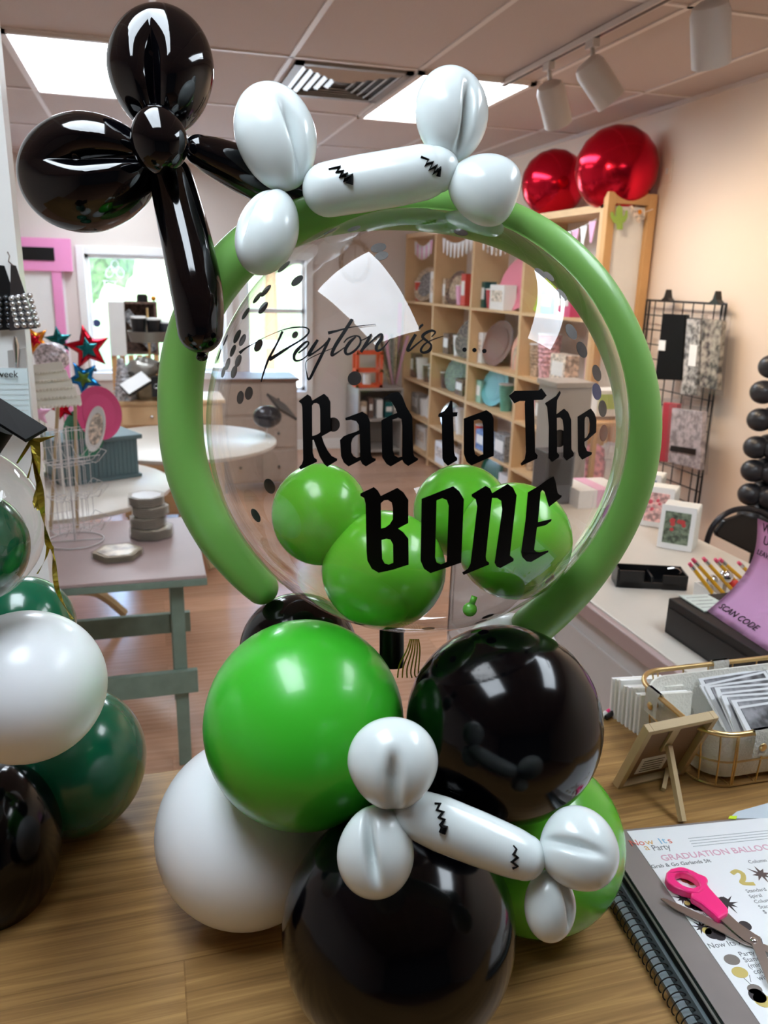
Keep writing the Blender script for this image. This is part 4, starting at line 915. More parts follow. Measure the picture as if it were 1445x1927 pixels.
IT = [  # bay, level, position, kind, size, colour, label
 (0,4,.30,'frame',(.17,.24),m_tan,'tan framed oval plaque on the upper shelf nearest the back wall'),
 (0,4,.75,'box',(.18,.28),m_paper,'white box on the upper shelf nearest the back wall'),
 (1,4,.25,'disc',(.15,.15),m_brown,'dark brown round plate leaning on the upper shelf, second bay'),
 (1,4,.60,'box',(.10,.26),m_redp,'red box with a white panel on the upper shelf, second bay'),
 (1,4,.85,'cup',(.06,.12),m_orange,'orange cup stack on the upper shelf, second bay'),
 (2,4,.62,'disc',(.20,.24),M('rose_plate', 'E8889E', .5),'large rose pink round plate on the upper shelf, third bay'),
 (2,4,.52,'box2',(.26,.18),m_paper,'white printed pack in front of the rose pink plate'),
 (2,4,.18,'cup',(.06,.14),M('crimson', 'C02030', .5),'crimson cup stack on the upper shelf, third bay'),
 (2,4,.30,'disc',(.10,.10),m_ppink,'small magenta plate beside the crimson cups'),
 (2,4,.90,'cone',(.05,.22),M('lime_paper', 'A8C83C', .5),'lime green party cone on the upper shelf, third bay'),
 (3,4,.25,'box',(.16,.16),M('teal_paper', '3F9A8C', .5),'teal box on the upper shelf, nearest bay'),
 (3,4,.60,'box2',(.20,.24),m_ppink,'pink wrapped pack on the upper shelf, nearest bay'),
 (0,2,.30,'cup',(.06,.20),m_paper,'white cup stack on the tall middle shelf nearest the back wall'),
 (0,2,.55,'cup',(.06,.16),m_brown,'brown patterned cup stack on the tall middle shelf'),
 (0,2,.82,'disc',(.16,.16),m_paperG,'silver grey oval plate on the tall middle shelf nearest the back wall'),
 (1,3,.20,'box',(.14,.18),m_brown,'brown speckled box on the middle shelf, second bay'),
 (1,3,.66,'disc',(.17,.20),M('leopard', '6A5A4C', .6, var=.8, scale=60),'leopard spotted oval plate on the middle shelf, second bay'),
 (2,3,.30,'disc',(.18,.18),M('chestnut_plate', '7A4A34', .5),'chestnut brown scalloped plate on the middle shelf, third bay'),
 (2,3,.72,'arch',(.14,.26),M('blush_plate', 'E8A58E', .5),'blush pink arch shaped plate on the middle shelf, third bay'),
 (3,3,.25,'cup',(.08,.30),M('striped_pink_cup', 'E0B0B8', .6, var=.4, scale=50),'pink striped cup stack on the middle shelf, nearest bay'),
 (3,3,.60,'box2',(.2,.22),m_floral,'floral box on the middle shelf, nearest bay'),
 (1,2,.35,'disc',(.16,.16),M('moss_plate', '5E6A44', .5, var=.4, scale=40),'moss green plate on the lower middle shelf, second bay'),
 (1,2,.62,'box',(.18,.14),m_brown,'brown box beside the moss green plate'),
 (1,2,.90,'disc',(.12,.15),M('sky_plate', '8CB8DC', .4),'sky blue oval plate on the lower middle shelf, second bay'),
 (2,2,.30,'disc',(.16,.16),M('aqua_plate', '4FA0A4', .4),'aqua round plate with a gold centre on the lower middle shelf'),
 (2,2,.58,'cup',(.06,.20),M('sea_cup', '5FA08C', .5),'sea green cup stack next to the aqua plate'),
 (2,2,.84,'diamond',(.16,.26),M('pearl_paper', 'E6DCE4', .4),'pearl white diamond shaped pack on the lower middle shelf'),
 (3,2,.30,'box',(.22,.2),m_tan,'tan pack on the lower middle shelf, nearest bay'),
 (3,2,.70,'box',(.2,.16),m_lpink,'pale pink box on the lower middle shelf, nearest bay'),
 (0,1,.25,'box',(.2,.2),m_grey,'grey box on the lower shelf nearest the back wall'),
 (0,1,.65,'disc',(.13,.13),m_paper,'white oval plate on the lower shelf nearest the back wall'),
 (1,1,.25,'frame',(.12,.14),m_silver,'ornate silver oval frame on the lower shelf, second bay'),
 (1,1,.60,'cup',(.06,.22),m_paper,'white cup stack on the lower shelf, second bay'),
 (1,1,.88,'box',(.06,.22),M('mustard', 'C8A83C', .5),'thin mustard box on the lower shelf, second bay'),
 (2,1,.35,'box2',(.18,.16),M('cobalt_print', '6E8CC0', .5, var=.5, scale=50),'blue printed pack on the lower shelf, third bay'),
 (2,1,.75,'box2',(.2,.2),m_paperG,'charcoal printed pack on the lower shelf, third bay'),
 (0,4,.12,'cup',(.05,.18),m_redp,'red cup stack in the corner of the upper shelf nearest the back wall'),
 (0,4,.92,'box',(.08,.20),m_brown,'narrow brown box on the upper shelf nearest the back wall'),
 (1,4,.42,'cup',(.05,.16),m_lpink,'pale pink cup stack on the upper shelf, second bay'),
 (1,4,.08,'box',(.08,.22),m_tan,'narrow tan box on the upper shelf, second bay'),
 (2,4,.08,'box',(.07,.2),m_teal,'narrow teal box on the upper shelf, third bay'),
 (2,4,.40,'cone',(.05,.2),m_redp,'red party cone on the upper shelf, third bay'),
 (3,4,.85,'cup',(.06,.2),m_paper,'white cup stack on the upper shelf, nearest bay'),
 (3,4,.08,'disc',(.12,.12),M('lime_plate', 'A8C83C', .5),'lime plate on the upper shelf, nearest bay'),
 (0,2,.10,'box',(.09,.24),m_brown,'brown speckled box in the corner of the tall middle shelf'),
 (0,2,.68,'cup',(.045,.14),m_paperG,'grey cup stack on the tall middle shelf'),
 (1,3,.42,'cup',(.05,.17),m_paper,'white cup stack on the middle shelf, second bay'),
 (1,3,.90,'cup',(.05,.15),m_dark,'black cup stack on the middle shelf, second bay'),
 (2,3,.08,'box',(.08,.24),m_paper,'narrow white box on the middle shelf, third bay'),
 (2,3,.92,'cup',(.05,.2),m_brown,'brown cup stack on the middle shelf, third bay'),
 (3,3,.90,'box',(.1,.26),m_lpink,'pale pink box on the middle shelf, nearest bay'),
 (3,3,.08,'cup',(.06,.22),m_tan,'tan cup stack on the middle shelf, nearest bay'),
 (1,2,.10,'cup',(.05,.14),m_brown,'brown cup stack on the lower middle shelf, second bay'),
 (2,2,.10,'box',(.1,.18),M('mint_pack', '9CCAB8', .5),'mint box on the lower middle shelf, third bay'),
 (3,2,.08,'cup',(.06,.2),m_lpink,'pink cup stack on the lower middle shelf, nearest bay'),
 (3,2,.92,'cup',(.06,.18),m_paper,'white cup stack on the lower middle shelf, nearest bay'),
 (0,1,.90,'box',(.09,.18),m_brown,'brown box on the lower shelf nearest the back wall'),
 (0,1,.45,'cup',(.05,.16),m_paper,'white cup stack on the lower shelf nearest the back wall'),
 (1,1,.42,'disc',(.10,.10),m_tan,'tan plate on the lower shelf, second bay'),
 (2,1,.10,'cup',(.05,.16),m_redp,'red cup stack on the lower shelf, third bay'),
 (2,1,.55,'cup',(.05,.14),m_paper,'white cup stack on the lower shelf, third bay'),
 (3,1,.12,'cup',(.05,.16),m_tan,'tan cup stack on the lower shelf, nearest bay'),
 (1,0,.65,'box',(.16,.2),m_tan,'tan box on the bottom shelf, second bay'),
 (3,0,.3,'box',(.25,.22),m_brown,'brown box on the bottom shelf, nearest bay'),
 (3,0,.75,'box',(.2,.2),m_paper,'white box on the bottom shelf, nearest bay'),
 (3,1,.5,'box',(.3,.2),m_paperG,'dark grey pack on the lower shelf, nearest bay'),
 (0,0,.5,'box',(.3,.22),m_paper,'white box on the bottom shelf nearest the back wall'),
 (1,0,.35,'box2',(.25,.24),m_paper,'white ribbed pack on the bottom shelf, second bay'),
 (1,0,.85,'disc',(.16,.14),m_redp,'red round plate on the bottom shelf, second bay'),
 (2,0,.35,'disc',(.16,.14),m_dgreen,'dark green round plate on the bottom shelf, third bay'),
 (2,0,.75,'box',(.2,.2),m_white,'white box on the bottom shelf, third bay'),
]
for bay, lv, f, kind, sz, mt, lb in IT:
    y = sy(bay, f); z = SZ[lv]; x = SX+.12
    if kind in ('box', 'box2'):
        w_, h = sz; d = .10; x = SX+(.06 if kind == 'box2' else .12)
        if kind == 'box2': h = min(h, .2)
        t = thing('gift_box', (x, y, z), lb, 'box')
        bm = B(); box(bm, (x, y, z+h/2), (d, w_, h)); mk('box_body', bm, mt, t, smooth=False, bevel=.003)
        bm = B(); box(bm, (x-d/2-.001, y, z+h*.55), (.002, w_*.75, h*.45)); mk('label_panel', bm, m_paper if mt is not m_paper else m_floral, t, smooth=False)
    elif kind in ('disc', 'frame'):
        c = Vector((x+.02, y, z+sz[0]*.95)); a, b = sz
        t = disc_thing('round_plate' if kind == 'disc' else 'oval_frame', c, (-1, -.25, .3), sz[0], min(sz[1], .2), mt, lb, 'plate' if kind == 'disc' else 'frame', rimmat=mt, inner=(m_paperG if kind == 'frame' else (m_tan if mt is m_brown else mt)))
    elif kind == 'cup':
        t = thing('cup_stack', (x, y, z), lb, 'cups'); r, h = sz
        prof = [(r*.72, 0)]
        for k in range(6): prof += [(r*(.8+.03*k), h*(.3+.1*k)), (r*(.86+.03*k), h*(.31+.1*k)), (r*(.86+.03*k), h*(.34+.1*k)), (r*(.8+.03*k), h*(.35+.1*k))]
        prof += [(r, h)]
        bm = B(); lathe(bm, (x, y, z), prof, 24); mk('cups', bm, mt, t)
        bm = B(); lathe(bm, (x, y, z+h), [(r*.9, 0), (r*1.05, 0), (r*1.05, .008), (r*.9, .008)], 24); mk('rim', bm, m_white, t)
    elif kind == 'cone':
        t = thing('party_cone', (x, y, z), lb, 'party hat'); bm = B(); cone(bm, (x, y, z), (x, y, z+sz[1]), sz[0], .004, 20); mk('cone_body', bm, mt, t); bm = B(); ball(bm, (x, y, z+sz[1]), .014, 10); mk('pompom', bm, m_paper, t)
    elif kind == 'arch':
        t = thing('arch_plate', (x, y, z), lb, 'plate')
        w_, h = sz
        for q_, s, mm in ((0, 1, mt), (1, .75, m_tan), (2, .5, mt)):
            pts = [Vector((x-.004*q_+.02, y-w_*s, z+.002)), Vector((x-.004*q_+.02, y+w_*s, z+.002))]+[Vector((x-.004*q_+.02, y+w_*s*math.cos(a*PI/10), z+.002+(h-w_)*s+w_*s*math.sin(a*PI/10))) for a in range(11)]
            bm = B(); prism(bm, pts, (.008, 0, 0)); mk('arch_band', bm, mm, t, smooth=False)
    elif kind == 'diamond':
        t = thing('diamond_pack', (x, y, z), lb, 'pack'); w_, h = sz
        bm = B(); prism(bm, [(x-.02, y, z+.002), (x-.01, y+w_, z+h*.5), (x, y, z+h), (x-.01, y-w_, z+h*.5)], (.02, 0, 0)); mk('pack_body', bm, mt, t, smooth=False)
        bm = B(); prism(bm, [(x-.024, y, z+.05), (x-.015, y+w_*.4, z+h*.5), (x-.006, y, z+h*.8), (x-.015, y-w_*.4, z+h*.5)], (.003, 0, 0)); mk('print', bm, m_lpink, t, smooth=False)
# garlands hanging in the upper bays
for i, (bay, f0, f1, mt, lb) in enumerate(((0, .2, .8, m_lpink, 'pale pink and white pennant string at the top of the bay nearest the back wall'), (1, .1, .9, m_paper, 'white tassel string at the top of the second bay'), (2, .1, .8, m_floral, 'patterned pennant string at the top of the third bay'), (3, .1, .9, m_lpink, 'pink pennant string at the top of the nearest bay'))):
    t = thing('pennant_string', (SX+.03, sy(bay, .5), 1.85), lb, 'garland', 'pennant strings in the cube shelving')
    P = [Vector((SX+.03, sy(bay, f0+(f1-f0)*k/8), 2.07-.06*math.sin(PI*k/8))) for k in range(9)]
    bm = B(); tube(bm, P, .0025, 5); mk('cord', bm, m_white, t)
    for k in range(8):
        p = P[k].lerp(P[k+1], .5); bm = B(); prism(bm, [p+Vector((0, .04, 0)), p-Vector((0, .04, 0)), p-Vector((0, .01, .12)), p-Vector((0, -.01, .12))], (.003, 0, 0)); mk('pennant', bm, mt if k % 2 else m_paper, t, smooth=False)
# pink strips on the far end
t = thing('ribbon_strip', (SX-.03, 7.96, .9), 'pink ribbon strips hanging at the far end of the cube shelving', 'ribbon')
for k, (z0, z1) in enumerate(((1.18, 1.48), (.85, 1.17))):
    bm = B(); span(bm, (SX-.06+.01*k, 7.955, z0), (SX-.02+.01*k, 7.96, z1)); mk('strip', bm, m_lpink, t, smooth=False)
# cactus and llama banner on the end frame
t = thing('cactus_garland', (2.66, 4.19, 1.85), 'paper garland with a green cactus and a pale llama on the shelving end frame', 'garland')
bm = B(); tube(bm, [(2.55, 4.19, 2.13), (2.66, 4.18, 2.08), (2.77, 4.19, 2.12)], .002, 5); mk('cord', bm, m_white, t)
def flat(name, pts, y, mt, par, k=1.): bm = B(); prism(bm, [ay(a, b, y) for a, b in pts], (0, .003, 0)); return mk(name, bm, mt, par, smooth=False)
flat('cactus', [(1161,432),(1160,422),(1154,418),(1150,408),(1149,400),(1153,398),(1156,405),(1159,408),(1160,392),(1165,386),(1171,390),(1172,408),(1176,404),(1177,396),(1181,396),(1181,408),(1177,416),(1172,420),(1172,432)], 4.18, M('cactus_green', '9CBF52', .5), t)
flat('llama', [(1184,388),(1190,386),(1194,396),(1208,397),(1214,402),(1213,412),(1208,412),(1204,420),(1198,418),(1195,411),(1189,402)], 4.18, m_floral, t)
flat('blossom', [(1200,396),(1206,394),(1208,400),(1203,404)], 4.17, m_orange, t)
# red foil balloons on the shelf top
def foil_ball(px, py, y, R, lb):
    c = ay(px, py, y); r = R*(c-CAM).length/F*.97
    t = thing('foil_balloon', (c.x, c.y, c.z-r), lb, 'balloon', 'red foil balloons on the shelving')
    bm = B(); ball(bm, c, (r, r*.75, r), 64, Matrix.Rotation(-.5, 3, 'Z'), lambda q: q*(1+.008*math.sin(16*math.atan2(q.z, q.x))*max(0, 1-abs(q.y)*1.6)))
    mk('foil_body', bm, m_red, t, auto=False)
    bm = B(); cone(bm, (c.x, c.y, c.z-r*.98), (c.x, c.y, c.z-r*1.08), .012, .02, 10); mk('foil_neck', bm, m_red, t)
foil_ball(1042, 345, 5.1, 56, 'round red foil balloon on the shelf top, farther and half hidden')
foil_ball(1160, 318, 4.32, 70, 'large round red foil balloon on the shelf top, nearest')

# ================================================================== TRACK LIGHTS
t = thing('track_light', (1.75, 2.6, CEIL-.03), 'white ceiling track with three cylinder spotlights', 'track light')
bm = B(); span(bm, (1.735, .9, CEIL-.028), (1.765, 4.05, CEIL-.004)); mk('rail', bm, m_grid, t, smooth=False)
bm = B(); span(bm, (1.742, .9, CEIL-.0295), (1.758, 4.05, CEIL-.028)); mk('rail_slot', bm, m_dark, t, smooth=False)
m_can = M('lamp_can', 'CFC4BB', .4)
for px, py, dr in ((1041, 192, (.50, .30, -.85)), (1124, 150, (.68, -.05, -.72)), (1337, 58, (.40, .30, -.9))):
    c = ax(px, py, 1.78); D = Vector(dr).normalized(); R_ = .062; H = .10
    bm = B(); q = D.to_track_quat('Z', 'Y').to_matrix()
    lathe(bm, c, [(0, -H*.85), (R_*.55, -H*.84), (R_*.85, -H*.74), (R_, -H*.5), (R_, H), (R_*.9, H), (R_*.88, H*.4), (0, H*.35)], 32, q); hd = mk('lamp_head', bm, m_can, t)
    bm = B(); lathe(bm, c+D*(H*.45), [(0, 0), (R_*.85, 0), (R_*.85, .012), (0, .012)], 28, q); mk('bulb', bm, emit('spot_bulb', 'FFE2A8', 14) if 'spot_bulb' not in MATS else MATS['spot_bulb'], hd)
    bm = B(); cone(bm, c-D*H*.3, Vector((1.75, c.y+.01, CEIL-.04)), .010, .010, 10); box(bm, (1.75, c.y+.01, CEIL-.045), (.03, .06, .03)); mk('stem', bm, m_can, hd)
    l = bpy.data.lights.new('spot_lamp', 'SPOT'); l.energy = 19; l.color = (1, .80, .58); l.spot_size = math.radians(125); l.spot_blend = .9; l.shadow_soft_size = .05
    lo = bpy.data.objects.new('spot_lamp', l); COL.objects.link(lo); lo.location = c+D*(H*1.05); lo.rotation_euler = D.to_track_quat('-Z', 'Y').to_euler()

# ================================================================== DESK AREA
DZ = .75
t = thing('white_desk', (1.65, 2.3, 0), 'long white topped desk behind the oak counter at right', 'desk')
bm = B(); span(bm, (1.285, 1.3, DZ-.03), (2.04, 3.3, DZ)); mk('desktop', bm, m_desk, t, smooth=False, bevel=.003)
bm = B(); span(bm, (1.262, 1.3, DZ-.055), (1.285, 3.3, DZ-.004)); mk('edge_trim', bm, m_trimp, t, smooth=False, bevel=.004)
bm = B(); span(bm, (1.30, 1.32, .08), (1.32, 3.28, DZ-.03)); span(bm, (1.30, 3.26, .0), (2.0, 3.28, DZ-.03)); span(bm, (1.98, 1.4, 0), (2.0, 3.26, DZ-.03)); span(bm, (1.31, 1.35, 0), (1.33, 3.2, .08)); mk('side_panel', bm, m_deskF, t, smooth=False)
for y0, y2 in ((1.36, 2.28), (2.36, 3.24)):
    bm = B()
    for a, b in (((y0, .14), (y2, .155)), ((y0, .60), (y2, .615)), ((y0, .155), (y0+.015, .60)), ((y2-.015, .155), (y2, .60))): span(bm, (1.294, a[0], a[1]), (1.2995, b[0], b[1]))
    mk('panel_moulding', bm, m_deskF, t, smooth=False)
# cash box
t = thing('cash_drawer', (1.58, 1.55, DZ), 'black rectangular cash drawer on the front corner of the white desk', 'cash drawer')
bm = B(); span(bm, (1.375, 1.32, DZ), (1.80, 1.79, DZ+.105)); mk('drawer_case', bm, M('matte_black', '15110F', .55), t, smooth=False, bevel=.003)
bm = B(); span(bm, (1.372, 1.33, DZ+.012), (1.376, 1.78, DZ+.08)); mk('front_plate', bm, M('matte_black2', '1B1614', .5), t, smooth=False)
# clear holder card on the box
t = thing('notice_card', ay(1320, 1135, 1.72), 'small white printed card lying on the cash drawer behind the pink sign', 'card')
zc = DZ+.107
bm = B(); prism(bm, [az(1277, 1122, zc), az(1330, 1120, zc), az(1372, 1142, zc), az(1325, 1152, zc)], (0, 0, .003)); mk('card_sheet', bm, M('pale_card', 'C8D4CC', .3), t, smooth=False)
bm = B()
for k in range(4): tube(bm, [az(1292+9*k, 1125+6*k, zc+.0035), az(1332+9*k, 1123+6*k, zc+.0035)], .0006, 4)
mk('print_lines', bm, m_paperG, t)
# pink sign
zb = DZ+.108
BL = az(1330, 1150, zb); BRr = az(1445, 1226, zb); TL = ad(1425, 975, 2.2)
ur = (BRr-BL).normalized(); 
def sg(u, v):   # u metres along the base, v 0..1 upwards; the lower part curls forward
    p = BL.lerp(TL, v); bulge = (Vector((1, 0, -.25)))*(.055*math.sin(PI*min(1, v)))
    return p+bulge+ur*u
t = thing('pink_sign', (BL.x+.05, BL.y-.1, zb), 'curved pink paper sign with black capitals standing on the cash drawer', 'sign')
bm = B(); V = [[bm.verts.new(sg(.30*i/10, j/14)) for i in range(11)] for j in range(15)]
for j in range(14):
    for i in range(10): bm.faces.new((V[j][i], V[j][i+1], V[j+1][i+1], V[j+1][i]))
bmesh.ops.solidify(bm, geom=bm.faces[:], thickness=.0012); mk('paper', bm, M('sign_pink', 'EFB9E4', .45), t, auto=False)
def sgtext(s, u, v, size, align='LEFT'):
    o = sg(u, v); up = (sg(u, min(1, v+.1))-sg(u, v-.05)).normalized(); n = ur.cross(up); n.normalize()
    if n.dot(CAM-o) < 0: n = -n
    text('sign_text', s, o+n*.0025, ur, up, size, m_black, t, align)
sgtext('WO', .022, .90, .034); sgtext('US', .028, .78, .034); sgtext('LEAVE', .012, .66, .020); sgtext('SCAN CODE', .018, .07, .027)
# pencil tray with pencils
t = thing('pencil_tray', az(1345, 1110, DZ), 'white plastic pencil tray behind the cash drawer', 'tray')
x0, y0 = 1.62, 1.86; W_, D_ = .34, .13
bm = B(); span(bm, (x0, y0, DZ), (x0+W_, y0+.004, DZ+.055)); span(bm, (x0, y0+D_, DZ), (x0+W_, y0+D_+.004, DZ+.055)); span(bm, (x0, y0, DZ), (x0+.004, y0+D_, DZ+.055)); span(bm, (x0+W_, y0, DZ), (x0+W_+.004, y0+D_, DZ+.055)); span(bm, (x0, y0, DZ), (x0+W_, y0+D_, DZ+.004)); mk('tray_walls', bm, m_white, t, smooth=False)
m_pencil = M('pencil_yellow', 'D8A020', .4); m_er = M('eraser_pink', 'E0506E', .5)
PL = [(1297,1060,'leaning far left in the tray'), (1303,1052,'second from the left in the tray'), (1323,1050,'standing apart in the middle-left of the tray'), (1345,1052,'middle of the tray, one of a close pair'), (1354,1052,'middle-right of the tray, one of a close pair'), (1389,1058,'leaning at the right end of the tray')]
for i, (px, py, lb) in enumerate(PL):
    top = ay(px, py, 1.93+.006*i); bot = Vector((x0+.04+.045*i, 1.90+.01*i, DZ+.006)); d = (top-bot)
    t2 = thing('pencil', bot, 'yellow pencil with a pink eraser, '+lb, 'pencil', 'pencils in the tray')
    bm = B(); cone(bm, bot, bot+d*.86, .006, .006, 6); mk('shaft', bm, m_pencil, t2, smooth=False); bm = B(); cone(bm, bot+d*.86, bot+d*.94, .0064, .0064, 12); mk('ferrule', bm, m_silver, t2); bm = B(); cone(bm, bot+d*.94, top, .006, .0055, 12); mk('eraser', bm, m_er, t2)
for px, py, r, mt, lb in ((1366, 1085, .022, m_chrome, 'shiny chrome ball ornament among the pencils'), (1380, 1098, .016, m_redp, 'red marker cap among the pencils'), (1340, 1092, .017, m_silver, 'silver scissors handle among the pencils')):
    c = ay(px, py, 1.94); t2 = thing('desk_trinket', (c.x, c.y, c.z-r), lb, 'trinket', None); bm = B(); ball(bm, c, r, 20); mk('knob', bm, mt, t2); bm = B(); cone(bm, (c.x, c.y, DZ+.006), (c.x, c.y, c.z-r*.8), .006, .006, 10); mk('shank', bm, m_silver, t2)
# tape dispenser / label maker tray
t = thing('desk_organizer', az(1225, 1110, DZ), 'low black plastic desk organizer lying on the white desk', 'organizer')
A = az(1160, 1105, DZ); Bp = az(1290, 1112, DZ); u = (Bp-A).normalized(); v = Vector((-u.y, u.x, 0)); L_ = (Bp-A).length; q = Matrix((u, v, Vector((0, 0, 1)))).transposed()
c0 = A+u*L_/2+v*.04
bm = B(); 
for (cx_, cy_, cz_, sx_, sy_, sz_) in ((0, -.04, .012, L_, .006, .022), (-L_*.3, -.04, .03, L_*.36, .006, .06), (L_*.32, -.04, .025, L_*.34, .006, .05), (0, .04, .028, L_, .006, .055), (-L_/2, 0, .032, .006, .085, .064), (L_/2, 0, .026, .006, .085, .05), (0, 0, .004, L_, .08, .008), (0, 0, .022, .006, .08, .04)):
    box(bm, c0+q@Vector((cx_, cy_, cz_)), (sx_, sy_, sz_), q)
mk('organizer_body', bm, m_dark, t, smooth=False, bevel=.0015)
bm = B(); tube(bm, catmull([c0+q@Vector((L_*.28, .02, .052)), c0+q@Vector((L_*.40, .02, .056)), c0+q@Vector((L_*.46, 0, .05)), c0+q@Vector((L_*.40, -.02, .05))], 4), .003, 6); mk('wire_loop', bm, m_chrome, t)
# card rack
t = thing('card_rack', az(1262, 1030, DZ), 'white box of greeting cards with picture cards in front on the white desk', 'card rack')
nv = Vector((-.70, -.71, 0)).normalized(); wd = Vector((-nv.y, nv.x, 0)); wd = wd if wd.x > 0 else -wd
for k, (px, py, mt, bl) in enumerate(((1268, 1034, M('meadow_print', '6E7A68', .35, var=.6, scale=50), M('blossom_red', 'C84848', .5)), (1231, 992, M('peach_print', 'E0B4B0', .35, var=.5, scale=45), M('blossom_pink', 'E06070', .5)), (1208, 962, M('slate_print', '7A8AA0', .4, var=.4, scale=45), M('blossom_violet', '8868A8', .5)))):
    o = az(px, py, DZ); q = Matrix((wd, -nv, Vector((0, 0, 1)))).transposed()
    bm = B(); box(bm, o-nv*.075+Vector((0, 0, .078)), (.125, .13, .155), q)
    for g in range(7): box(bm, o-nv*(.02+.018*g)+wd*.064+Vector((0, 0, .078)), (.004, .009, .15), q)
    mk('card_block', bm, m_canvas, t, smooth=False, bevel=.002)
    q2 = q @ Matrix.Rotation(-.10, 3, 'X')
    bm = B(); box(bm, o+Vector((0, 0, .085))-nv*.0, (.125, .005, .165), q2); cd_ = mk('picture_card', bm, m_paper, t, smooth=False)
    bm = B(); box(bm, o+Vector((0, 0, .085))+nv*.004, (.092, .003, .12), q2); mk('picture', bm, mt, cd_, smooth=False)
    bm = B(); random.seed(k)
    for f in range(9):
        p = o+nv*.0065+wd*random.uniform(-.035, .035)+Vector((0, 0, .08+random.uniform(-.045, .04))); bmesh.ops.create_icosphere(bm, subdivisions=1, radius=random.uniform(.006, .012), matrix=Matrix.Translation(p) @ q.to_4x4() @ Matrix.Diagonal((1, .15, 1, 1)))
    mk('blossoms', bm, bl, cd_)
# folding chair
t = thing('folding_chair', (2.4, 2.4, 0), 'black padded folding chair behind the pencil tray', 'chair')
def fc(px, py): return ay(px, py, 2.62)
P = catmull([fc(1322, 1075), fc(1330, 1020), fc(1345, 985), fc(1375, 962), fc(1410, 958), fc(1445, 972), fc(1480, 1010), fc(1490, 1080)], 5)
bm = B(); tube(bm, P, .012, 12); mk('back_frame', bm, M('chair_tube', '2A2A30', .3, .5), t)
bm = B(); prism(bm, [fc(1348, 1003), fc(1365, 980), fc(1400, 968), fc(1440, 985), fc(1470, 1020), fc(1478, 1060), fc(1420, 1045), fc(1380, 1025), fc(1350, 1010)], (0, .025, 0)); mk('backrest', bm, m_dark, t, smooth=False, bevel=.006)
bm = B(); c = ay(1400, 1100, 2.3); box(bm, (P[0].x+.26, 2.40, .45), (.42, .38, .04)); mk('seat', bm, m_dark, t, smooth=False, bevel=.01)
for (a, b) in (((P[0].x, P[0].y, P[0].z), (P[0].x+.02, 2.22, .0)), ((P[-1].x, P[-1].y, P[-1].z), (P[-1].x, 2.22, .0)), ((P[0].x+.03, 2.25, .43), (P[0].x+.03, 2.66, 0)), ((P[-1].x, 2.25, .43), (P[-1].x, 2.66, 0))):
    bm = B(); tube(bm, [a, b], .012, 10); mk('leg', bm, M('chair_tube', '2A2A30'), t)
# black balloon column by the right wall
t = thing('black_ball_column', (2.55, 2.85, 0), 'column of small black balloons standing against the right wall', 'balloons')
bm = B(); cone(bm, (2.62, 2.86, 0), (2.62, 2.86, .02), .12, .12, 24); cone(bm, (2.62, 2.86, .02), (2.62, 2.86, 1.6), .012, .012, 10); mk('pole', bm, m_dark, t)
m_bb = M('charcoal_latex', '2B2B2F', .35, var=.05)
pts = [(1452, 690), (1436, 738), (1430, 790), (1423, 842), (1418, 886), (1412, 930), (1410, 972)]
k0 = 0
for (px, py) in pts:
    c = ay(px, py, 2.80); c2 = c
    for dx, dy in ((0, 0), (.09, .03), (.05, -.06), (.13, -.03)):
        bm = B(); ball(bm, c+Vector((dx, dy, 0)), (.054, .054, .05), 24); mk('small_balloon', bm, m_bb, t, auto=False)
# wire grid wall with packages
GXw = 2.765
t = thing('wire_grid_panel', (GXw, 3.76, .45), 'black wire grid panel with hanging packages on the right wall', 'grid panel')
gy0, gy1, gz0, gz1 = 3.46, 4.14, .50, 1.625
bm = B()
for (a, b) in (((gy0, gz0), (gy0, gz1)), ((gy1, gz0), (gy1, gz1)), ((gy0, gz0), (gy1, gz0)), ((gy0, gz1), (gy1, gz1)), ((gy0+.03, gz0), (gy0+.03, gz1)), ((gy1-.03, gz0), (gy1-.03, gz1))): tube(bm, [(GXw, a[0], a[1]), (GXw, b[0], b[1])], .006, 8)
mk('frame', bm, m_bwire, t)
bm = B()
for k in range(1, 8): y = gy0+(gy1-gy0)*k/8; tube(bm, [(GXw, y, gz0), (GXw, y, gz1)], .0035, 6)
for k in range(1, 14): z = gz0+(gz1-gz0)*k/14; tube(bm, [(GXw-.004, gy0, z), (GXw-.004, gy1, z)], .0035, 6)
mk('wires', bm, m_bwire, t)
for y in (gy0+.07, gy0+.48):
    bm = B(); prism(bm, [(GXw-.02, y-.05, gz1-.002), (GXw-.02, y+.05, gz1-.002), (GXw-.02, y+.015, gz1+.02), (GXw-.02, y, gz1+.062), (GXw-.02, y-.015, gz1+.02)], (.035, 0, 0)); mk('bracket_cap', bm, m_dark, t, smooth=False)
def pack(pts, xx, mt, lb, name='hanging_pack', cat='pack', wrapm=None, extra=None):
    P = [ax(a, b, xx) for a, b in pts]; t = thing(name, min(P, key=lambda p: p.z), lb, cat, None)
    bm = B(); prism(bm, P, (.03, 0, 0)); mk('pack_body', bm, mt, t, smooth=False, bevel=.004)
    c = sum(P, Vector())/len(P); P2 = [c+(p-c)*1.14-Vector((.004, 0, 0)) for p in P]
    if wrapm != 'none':
        bm = B(); prism(bm, P2, (.04, 0, 0)); mk('clear_wrap', bm, m_clear2, t, smooth=False)
    if extra:
        bm = B(); prism(bm, [ax(a, b, xx-.006) for a, b in extra[0]], (.004, 0, 0)); mk('label_panel', bm, extra[1], t, smooth=False)
    return t
pack([(1246, 590), (1289, 592), (1281, 716), (1232, 714)], 2.70, M('tablecloth_black', '0C0C0E', .7, spec=.15), 'tall black tablecloth pack on the left of the wire grid', wrapm='none', extra=(((1240, 640), (1252, 641), (1250, 660), (1238, 659)), m_paper))
